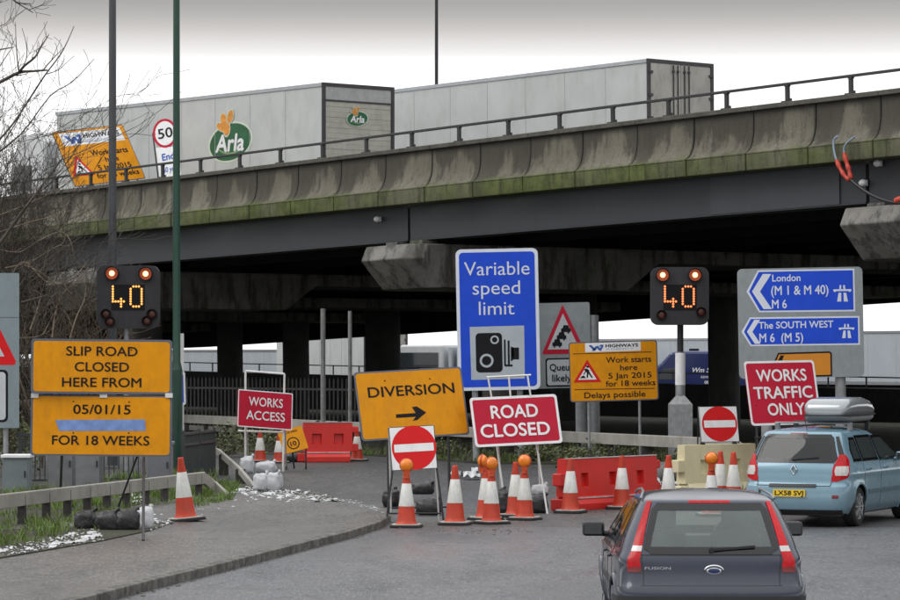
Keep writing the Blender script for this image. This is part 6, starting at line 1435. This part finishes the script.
def car_common(car, t, paint, sp, gl, gl_side):
    W = []
    rw = sp['rear_win']; W.append(('rear', rw)); W.append(('front', sp['wind']))
    for rows in sp['side_win']: W.append(('side', rows))
    body = car.shell(paint, t, W)
    car.patch('rear_window', gl, t, 'rear', rw, .006, 14, 20); 
    car.frame('window_band', FRIT, t, 'rear', rw, .055, .009)
    car.patch('windscreen', gl_side, t, 'front', sp['wind'], .006, 14, 20); m_ = MB()
    for kind in 'LR':
        for rows in sp['side_win']: car.frame('', None, None, kind, rows, .035, .007, mbx=m_)
    car.frame('', None, None, 'front', sp['wind'], .05, .009, mbx=m_)
    m_.build('window_seal', FRIT, t, local=True, mw=car.mw, fix=False)
    for kind in 'LR':
        for rows in sp['side_win']: car.patch('side_window', gl_side, t, kind, rows, .004, 10, 8)
    # arches, floor, cabin
    wr = sp['wr']
    for yw in sp['wheels']:
        for sg in (-1, 1):
            m_ = MB(); x = sg*(car.w(.5)-.0); pts = [Vector((car.side(yw+(wr+.05)*math.cos(a), max(.23, wr+(wr+.05)*math.sin(a)), sg).x*.998, yw+(wr+.05)*math.cos(a), max(.22, wr+(wr+.05)*math.sin(a)))) for a in [R(-18+i*12) for i in range(19)]]; m_.tube(pts, .022, 8)
            m_.build('wheel_arch', paint, t, local=True, mw=car.mw, smooth=60)
    car.mk('wheel_housing', CBLK, t, lambda q: [q.box((sg*.60, yw, .50), (.03, 2*wr+.1, .56)) or q.box((sg*.72, yw, .76), (.26, 2*wr+.02, .02)) for yw in sp['wheels'] for sg in (-1, 1)])
    car.mk('underbody', CBLK, t, lambda q: q.box((0, sp['len']/2, .215), (1.5, sp['len']-.4, .06)))
    for yw in sp['wheels']:
        for sg in (-1, 1): spoked_wheel(car, t, yw, sg, wr, sp.get('spokes', 7), M('alloy_rim', (.50, .51, .52), .3, .7, var=.1, dirt=.2))
    belt = sp['belt']
    car.mk('cabin_floor', CINT, t, lambda q: (q.box((0, sp['len']*.45, .42), (1.45, 2.6, .04)), q.box((0, sp['len']*.40+.92, belt-.05), (1.36, .5, .16)), q.box((0, .62, belt-.20), (1.25, .75, .03))))
    for (x, y) in sp['seats']:
        st_ = car.mk('seat', SEAT, t, lambda q: (q.box((x, y, .72), (.48, .14, .66), m=Matrix.Rotation(R(12), 3, 'X')), q.box((x, y+.3, .50), (.48, .5, .14))), bevel=.05)
        car.mk('headrest', SEAT, st_, lambda q: (q.box((x, y-.10, sp.get('hrz', 1.16)), (.27, .10, .20)), q.box((x-.06, y-.08, sp.get('hrz', 1.16)-.12), (.015, .015, .14)), q.box((x+.06, y-.08, sp.get('hrz', 1.16)-.12), (.015, .015, .14))), bevel=.045)
    car.mk('steering_wheel', CBLK, t, lambda q: q.tube([Vector((.37+.18*math.cos(a), sp['len']*.40+.60+.06*math.sin(a), belt+.02+.17*math.sin(a))) for a in [2*math.pi*i/24 for i in range(25)]], .016, 8), smooth=60)
    car.mk('cabin_mirror', CBLK, t, lambda q: q.box((0, sp['len']*.40+.32, sp['top']-.17), (.24, .04, .07)), bevel=.015)
    for sg in (-1, 1):
        ym = sp['mirror'][0]; zm = sp['mirror'][1]; xw = car.w(zm)
        mi = car.mk('door_mirror', sp['mirror_mat'], t, lambda q: (q.box((sg*(xw+.16), ym, zm+.03), (.22, .13, .145)), q.box((sg*(xw+.03), ym+.02, zm-.02), (.12, .06, .06))), bevel=.04)
        car.mk('mirror_glass', MIRG, mi, lambda q: q.box((sg*(xw+.165), ym-.067, zm+.03), (.17, .006, .10)))
    return body
def plate_on(car, t, x, y, z, wd, ht, st, tilt=8):
    m4 = car.mw @ Matrix.Translation((x, y, z)) @ Matrix.Rotation(R(-tilt), 4, 'X')
    q = MB(); q.box((0, 0, 0), (wd, .012, ht)); pl = q.build('number_plate', PLY, t, local=True, mw=m4)
    q = MB(); text_fit(q, st, 0, 0, wd*.88, ht*.62, -.009, .03); q.build('lettering', C['black'], pl, local=True, mw=m4, fix=False)

# ---- dark blue-grey hatchback in the foreground
def paint_mat(name, col, fleck, coat=.7):
    g = NG(name, .28); b = g.b; b.inputs['Metallic'].default_value = .15; b.inputs['Coat Weight'].default_value = coat; b.inputs['Specular IOR Level'].default_value = .35; b.inputs['Coat Roughness'].default_value = .05
    d = g.noise(2.2, 8, .65); fl_ = g.noise(400, 2); z = g.xyz()['Z']
    c = g.mix(g.rng(fl_, .45, .7, 0, .35), col, fleck)
    low = g.math('MULTIPLY', g.rng(z, .95, .35), g.rng(d, .32, .68, .15, .65)); c = g.mix(g.math('MULTIPLY', low, .25), c, (.12, .11, .095)); g.color(c); g.rough(g.rng(d, .35, .7, .24, .40)); return g.m
PEST = paint_mat('hatchback_dark_paint', (.021, .028, .050), (.052, .062, .090), .7); PMPV = paint_mat('people_carrier_blue_paint', (.180, .310, .390), (.32, .45, .52))
# people carrier colour seen on its clean roof and flanks
sE = 108.0; locE = Vector(((712.5-450)/sE, F/sE, 0))
mwE = Matrix.Translation(locE) @ Matrix.Rotation(R(-.4), 4, 'Z')
spE = dict(top=1.478, len=4.25, wheels=(.72, 3.22), wr=.32, belt=.93,
 yr=[(.2, .10), (.32, .03), (.45, .0), (.58, .01), (.63, .05), (.70, .075), (.9, .115), (.95, .14), (1.35, .40), (1.395, .44), (1.43, .60), (1.455, .82), (1.478, 1.15)],
 yf=[(.2, 4.1), (.35, 4.25), (.6, 4.22), (.75, 4.02), (.85, 3.68), (.93, 3.24), (.97, 3.0), (1.2, 2.46), (1.38, 2.04), (1.44, 1.80), (1.465, 1.55), (1.478, 1.35)],
 w=[(.2, .80), (.35, .865), (.6, .888), (.8, .884), (.92, .86), (1.0, .835), (1.2, .745), (1.35, .665), (1.40, .63), (1.44, .55), (1.465, .40), (1.478, .22)],
 r=[(.2, .12), (.6, .15), (.9, .19), (1.2, .2), (1.38, .19), (1.478, .12)], bow=.07,
 rear_win=[(.922, -.58, .58), (.93, -.62, .62), (.955, -.648, .648), (1.0, -.645, .645), (1.31, -.55, .55), (1.345, -.53, .53), (1.36, -.49, .49)], wind=[(.985, -.66, .66), (1.36, -.52, .52)],
 side_win=[[(.965, .60, 1.02), (1.34, .78, 1.02)], [(.965, 1.08, 1.88), (1.345, 1.08, 1.82)], [(.985, 1.94, 2.72), (1.32, 1.88, 2.02)]],
 seats=[(-.36, 1.85), (.36, 1.85)], hrz=1.17, mirror=(2.62, .985), mirror_mat=CBLK, spokes=7)
carE = Car(spE, mwE)
tE = thing('hatchback_car', 'dark blue grey hatchback car seen from behind with tall red lamps and roof rails', 'car', matrix=mwE)
GLE = glass('green_tinted_glass', (.74, .82, .80), .22, painted_sheen=(.38, .46, .44)); GLS = glass('clear_car_glass', (.86, .90, .89), .05)  # rear pane's pale diffuse colour paints the sky's reflection into the glass
car_common(carE, tE, PEST, spE, GLE, GLS)
for sg, nm in ((1, 'r'), (-1, 'l')):
    def rows(*q): return [(z, min(sg*a, sg*b), max(sg*a, sg*b)) for z, a, b in q]
    lm = carE.patch('tail_lamp', LRED, tE, 'rear', rows((.985, .672, .765), (1.15, .628, .705), (1.385, .556, .606)), .010, 16, 8)
    carE.patch('reversing_lens', LCLR, lm, 'rear', rows((.935, .684, .784), (.985, .672, .765)), .010, 4, 6)
    carE.patch('lower_lens', LRED, lm, 'rear', rows((.795, .69, .825), (.86, .69, .81), (.935, .684, .784)), .010, 8, 8)
    carE.patch('dark_lens', LDRK, lm, 'rear', rows((.745, .695, .83), (.795, .69, .825)), .010, 3, 6)
m_ = MB(); cp_ = lambda rows, off=.004, nz=6, nx=30: carE.patch('', None, None, 'rear', rows, off, nz, nx, .006, mbx=m_)
cp_([(.902, -.70, .70), (.910, -.70, .70)]); cp_([(.615, -.70, .70), (.628, -.70, .70)])
for sg in (-1, 1): cp_([(.62, sg*.672-.004, sg*.672+.004), (.905, sg*.672-.004, sg*.672+.004)], nx=2)
m_.build('shut_line', CBLK, tE, local=True, mw=mwE)
bp = carE.patch('bumper', PEST, tE, 'rear', [(.27, -1.25, 1.25), (.32, -1.30, 1.30), (.55, -1.30, 1.30), (.60, -1.25, 1.25)], .035, 12, 50, .05)
carE.patch('bumper_strip', CBLK, bp, 'rear', [(.47, -1.2, 1.2), (.53, -1.2, 1.2)], .045, 3, 50, .015)
carE.patch('high_brake_lamp', LRED, tE, 'rear', [(1.372, -.20, .20), (1.392, -.20, .20)], .012, 2, 8)
pz = .782; pE = carE.rear(0.06, pz)
carE.mk('tailgate_handle', CHR, tE, lambda q: q.tube([Vector((.02+.085*math.cos(a), carE.rear(.02, pz).y-.018-.01*math.sin(a), pz-.02+.05*math.sin(a))) for a in [R(12+i*13) for i in range(13)]], .011, 8), smooth=60)
bd = carE.mk('badge', CHR, tE, lambda q: q.lathe([(.001, 0), (.066, 0), (.070, .012), (.001, .018)], (.02, carE.rear(.02, pz).y-.001, pz-.02), 28, m=Matrix.Rotation(R(90), 3, 'X') @ Matrix.Diagonal((1, .46, 1))), smooth=40)
carE.mk('badge_field', M('badge_blue', (.02, .035, .12), .2), bd, lambda q: q.lathe([(.001, 0), (.056, 0), (.056, .004), (.001, .006)], (.02, carE.rear(.02, pz).y-.018, pz-.02), 28, m=Matrix.Rotation(R(90), 3, 'X') @ Matrix.Diagonal((1, .40, 1))))
m4 = mwE @ Matrix.Translation((-.50, carE.rear(-.5, .785).y-.006, .785)); q = MB(); text_fit(q, 'FUSION', 0, 0, .24, .024, -.004, .03); q.build('lettering', CHR, tE, local=True, mw=m4, fix=False)
carE.mk('rear_wiper', CBLK, tE, lambda q: (q.bar(carE.rear(.0, .955)+Vector((0, -.03, 0)), carE.rear(.43, .985)+Vector((0, -.03, 0)), .016, .022), q.lathe([(.03, -.03), (.025, .03)], carE.rear(0, .95), 12, m=Matrix.Rotation(R(90), 3, 'X'))))
for sg in (-1, 1):
    carE.mk('roof_rail', M('satin_rail', (.20, .21, .22), .3, .6, var=.1), tE, lambda q: q.tube([Vector((sg*(carE.w(zz)-.005), y, zz+dz)) for y, zz, dz in ((.62, 1.395, .012), (.74, 1.41, .032), (1.0, 1.425, .036), (1.5, 1.43, .036), (1.75, 1.42, .03), (1.86, 1.41, .005))], .013, 8), smooth=60)
    carE.mk('door_handle', PEST, tE, lambda q: [q.box((sg*(carE.side(y, .84, 1).x+.018), y, .84), (.035, .20, .03)) for y in (1.25, 2.08)], bevel=.01)
    m_ = MB()
    for y in (1.05, 1.91, 2.85): carE.patch('', None, None, 'R' if sg > 0 else 'L', [(.30, y-.004, y+.004), (.95, y-.004, y+.004)], .003, 12, 2, .006, mbx=m_)
    m_.build('door_shut_line', CBLK, tE, local=True, mw=mwE)
    carE.patch('side_strip', CBLK, tE, 'R' if sg > 0 else 'L', [(.56, 1.15, 2.8), (.61, 1.15, 2.8)], .014, 3, 20, .016)
plate_on(carE, tE, 0, -.035, .40, .52, .11, 'KV53 OPA', 3)
carE.mk('exhaust', CHR, tE, lambda q: q.tube([(-.5, .05, .24), (-.5, .3, .24)], .03, 12))

# ---- light blue people carrier with roof box, turning right
sM = 62.0; locM = Vector(((792-450)/sM, F/sM, 0)); mwM = Matrix.Translation(locM) @ Matrix.Rotation(R(-25), 4, 'Z')
spM = dict(top=1.60, len=4.25, wheels=(.78, 3.47), wr=.325, belt=1.02,
 yr=[(.2, .12), (.3, .03), (.45, .0), (.66, .02), (.70, .07), (.95, .10), (1.04, .13), (1.48, .34), (1.525, .38), (1.555, .62), (1.58, 1.0), (1.60, 1.7)],
 yf=[(.2, 4.1), (.35, 4.24), (.62, 4.22), (.8, 4.0), (.92, 3.7), (1.03, 3.4), (1.25, 2.85), (1.48, 2.3), (1.55, 2.05), (1.58, 1.92), (1.60, 1.85)],
 w=[(.2, .80), (.35, .87), (.6, .905), (.9, .90), (1.02, .875), (1.25, .785), (1.48, .69), (1.53, .645), (1.56, .56), (1.585, .40), (1.60, .22)],
 r=[(.2, .16), (.6, .24), (.9, .25), (1.2, .22), (1.48, .20), (1.60, .12)], bow=.09,
 rear_win=[(1.05, -.67, .67), (1.065, -.705, .705), (1.12, -.71, .71), (1.44, -.60, .60), (1.47, -.57, .57), (1.48, -.54, .54)], wind=[(1.05, -.70, .70), (1.49, -.55, .55)],
 side_win=[[(1.06, .60, .98), (1.25, .62, .98), (1.43, .74, .98)], [(1.06, 1.04, 1.86), (1.455, 1.04, 1.82)], [(1.05, 1.94, 3.10), (1.44, 1.88, 2.36)]],
 seats=[(-.38, 2.05), (.38, 2.05), (-.38, 1.15), (.38, 1.15)], hrz=1.22, mirror=(2.75, 1.06), mirror_mat=PMPV, spokes=8)
carM = Car(spM, mwM)
tM = thing('people_carrier', 'light blue people carrier with a silver roof box driving away to the right', 'car', matrix=mwM)
GLM = glass('dark_tinted_glass', (.20, .23, .23), .30, painted_sheen=(.03, .037, .037)); GLM2 = glass('dark_side_glass', (.10, .11, .115), .30)
car_common(carM, tM, PMPV, spM, GLM, GLM2)
for sg in (-1, 1):
    def rows(*q): return [(z, min(sg*a, sg*b), max(sg*a, sg*b)) for z, a, b in q]
    lm = carM.patch('tail_lamp', LRED, tM, 'rear', rows((.745, .665, .76), (.80, .655, .93), (.95, .675, .985), (1.09, .725, .95), (1.17, .745, .86)), .012, 20, 12)
    carM.patch('clear_lens', LCLR, lm, 'rear', rows((.84, .71, .90), (.90, .70, .95), (.985, .725, .955)), .016, 6, 8)
    carM.patch('pillar_strip', FRIT, tM, 'rear', rows((1.16, .75, .85), (1.46, .635, .69)), .008, 12, 4)
    carM.patch('bumper_reflector', LDRK, tM, 'rear', rows((.475, .70, .80), (.53, .70, .80)), .022, 3, 6)
bp = carM.patch('bumper', PMPV, tM, 'rear', [(.24, -1.15, 1.15), (.30, -1.25, 1.25), (.60, -1.28, 1.28), (.655, -1.25, 1.25)], .018, 14, 50, .03)
m_ = MB(); cm_ = lambda rows, off=.005, nz=4, nx=30: carM.patch('', None, None, 'rear', rows, off, nz, nx, .006, mbx=m_)
for sg in (-1, 1): cm_([(.66, sg*.655-.004, sg*.655+.004), (1.04, sg*.69-.004, sg*.69+.004)], nx=2)
cm_([(.665, -.66, .66), (.673, -.66, .66)]); m_.build('shut_line', CBLK, tM, local=True, mw=mwM)
carM.patch('tailgate_trim', CBLK, tM, 'rear', [(.645, -.42, .42), (.675, -.42, .42)], .034, 3, 20, .02)
carM.patch('lower_grille', CBLK, tM, 'rear', [(.235, -.85, .85), (.295, -.85, .85)], .024, 3, 24, .012)
plate_on(carM, tM, -.04, -.03, .555, .54, .115, 'LX58 SVJ', 6)
bd = carM.mk('badge', CHR, tM, lambda q: [q.tube([Vector((0, carM.rear(0, .93).y-.015, .93+.075)), Vector((.05, carM.rear(0, .93).y-.02, .93)), Vector((0, carM.rear(0, .93).y-.015, .93-.075)), Vector((-.05, carM.rear(0, .93).y-.02, .93)), Vector((0, carM.rear(0, .93).y-.015, .93+.075))], .013, 8)])
carM.mk('rear_wiper', CBLK, tM, lambda q: q.bar(carM.rear(-.05, 1.09)+Vector((0, -.03, 0)), carM.rear(.42, 1.13)+Vector((0, -.03, 0)), .016, .022))
carM.patch('high_brake_lamp', LDRK, tM, 'rear', [(1.492, -.15, .15), (1.51, -.15, .15)], .010, 2, 8)
carM.mk('aerial', CBLK, tM, lambda q: q.tube([(0.05, .62, 1.55), (.05, .45, 1.80)], .006, 6))
for sg in (-1, 1):
    carM.mk('door_handle', PMPV, tM, lambda q: [q.box((sg*(carM.side(y, .93, 1).x+.018), y, .93), (.035, .22, .035)) for y in (1.22, 2.15)], bevel=.01)
    m_ = MB()
    for y in (1.01, 1.90, 3.15): carM.patch('', None, None, 'R' if sg > 0 else 'L', [(.32, y-.004, y+.004), (1.04, y-.004, y+.004)], .003, 12, 2, .006, mbx=m_)
    m_.build('door_shut_line', CBLK, tM, local=True, mw=mwM)
    carM.patch('side_strip', M('side_strip_blue_grey', (.07, .13, .16), .4, var=.1), tM, 'R' if sg > 0 else 'L', [(.53, 1.2, 3.05), (.59, 1.2, 3.05)], .016, 3, 20, .018)
    carM.patch('fuel_flap' if sg > 0 else 'flank_panel', PMPV, tM, 'R' if sg > 0 else 'L', [(.80, .62, .78), (.96, .62, .78)], .004, 4, 4, .004)
for y in (1.1, 2.05): carM.mk('roof_bar', CBLK if y > 1.5 else M('satin_rail', (0, 0, 0)), tM, lambda q: (q.bar((-.66, y, 1.665), (.66, y, 1.665), .06, .03), q.box((-.62, y, 1.60), (.07, .09, .13)), q.box((.62, y, 1.60), (.07, .09, .13))), bevel=.008)
# roof box rests on the bars
mwB = mwM @ Matrix.Translation((.25, 1.68, 1.685))
tB = thing('roof_box', 'glossy silver roof box strapped on bars on the light blue car', 'roof box', matrix=mwB)
def loft(m_, secs):
    n_ = len(secs[0]); vs = [p for s_ in secs for p in s_]; fs = [tuple(range(n_)), tuple(reversed(range((len(secs)-1)*n_, len(secs)*n_)))]
    for j in range(len(secs)-1):
        for i in range(n_): fs.append((j*n_+i, j*n_+(i+1) % n_, (j+1)*n_+(i+1) % n_, (j+1)*n_+i))
    m_.add(vs, fs)
SILV = M('roof_box_silver', (.33, .35, .37), .18, .35, var=.06, scale=3, coat=.5, dirt=.1)
def ring_(y, hw, z0, z1, r_): return [Vector((a, y, b)) for a, b in rrect(0, (z0+z1)/2, hw*2, z1-z0, min(r_, hw*.8, (z1-z0)*.45), 6)]
m_ = MB(); loft(m_, [ring_(y, hw, .10, zt2, r_) for y, hw, zt2, r_ in ((-.78, .26, .20, .05), (-.76, .33, .27, .08), (-.70, .37, .33, .11), (-.55, .395, .375, .13), (-.2, .40, .40, .14), (.3, .40, .395, .14), (.6, .385, .34, .12), (.82, .35, .25, .08), (.93, .30, .17, .04), (.96, .24, .13, .02))]); m_.build('lid', SILV, tB, local=True, smooth=60)
m_ = MB(); loft(m_, [ring_(y, hw, zb_, .115, .04) for y, hw, zb_ in ((-.77, .28, .08), (-.72, .355, .02), (-.5, .385, .0), (.5, .385, .0), (.8, .345, .03), (.95, .26, .09))]); m_.build('base', M('roof_box_grey_base', (.13, .135, .14), .45, var=.1), tB, local=True, smooth=60)
m_ = MB(); m_.tube([(a, b, .112) for a, b in ((-.40, -.3), (-.40, .5), (-.36, .82), (-.25, .95), (.25, .95), (.36, .82), (.40, .5), (.40, -.5), (.35, -.74), (.27, -.775), (-.27, -.775), (-.35, -.74), (-.40, -.5), (-.40, -.3))], .012, 8); m_.build('seam', CBLK, tB, local=True, smooth=60)
m_ = MB(); m_.box((-.05, -.752, .245), (.34, .012, .032), m=Matrix.Rotation(R(-30), 3, 'X')); m_.build('red_stripe', M('red_stripe', (.45, .02, .03), .35), tB, local=True)
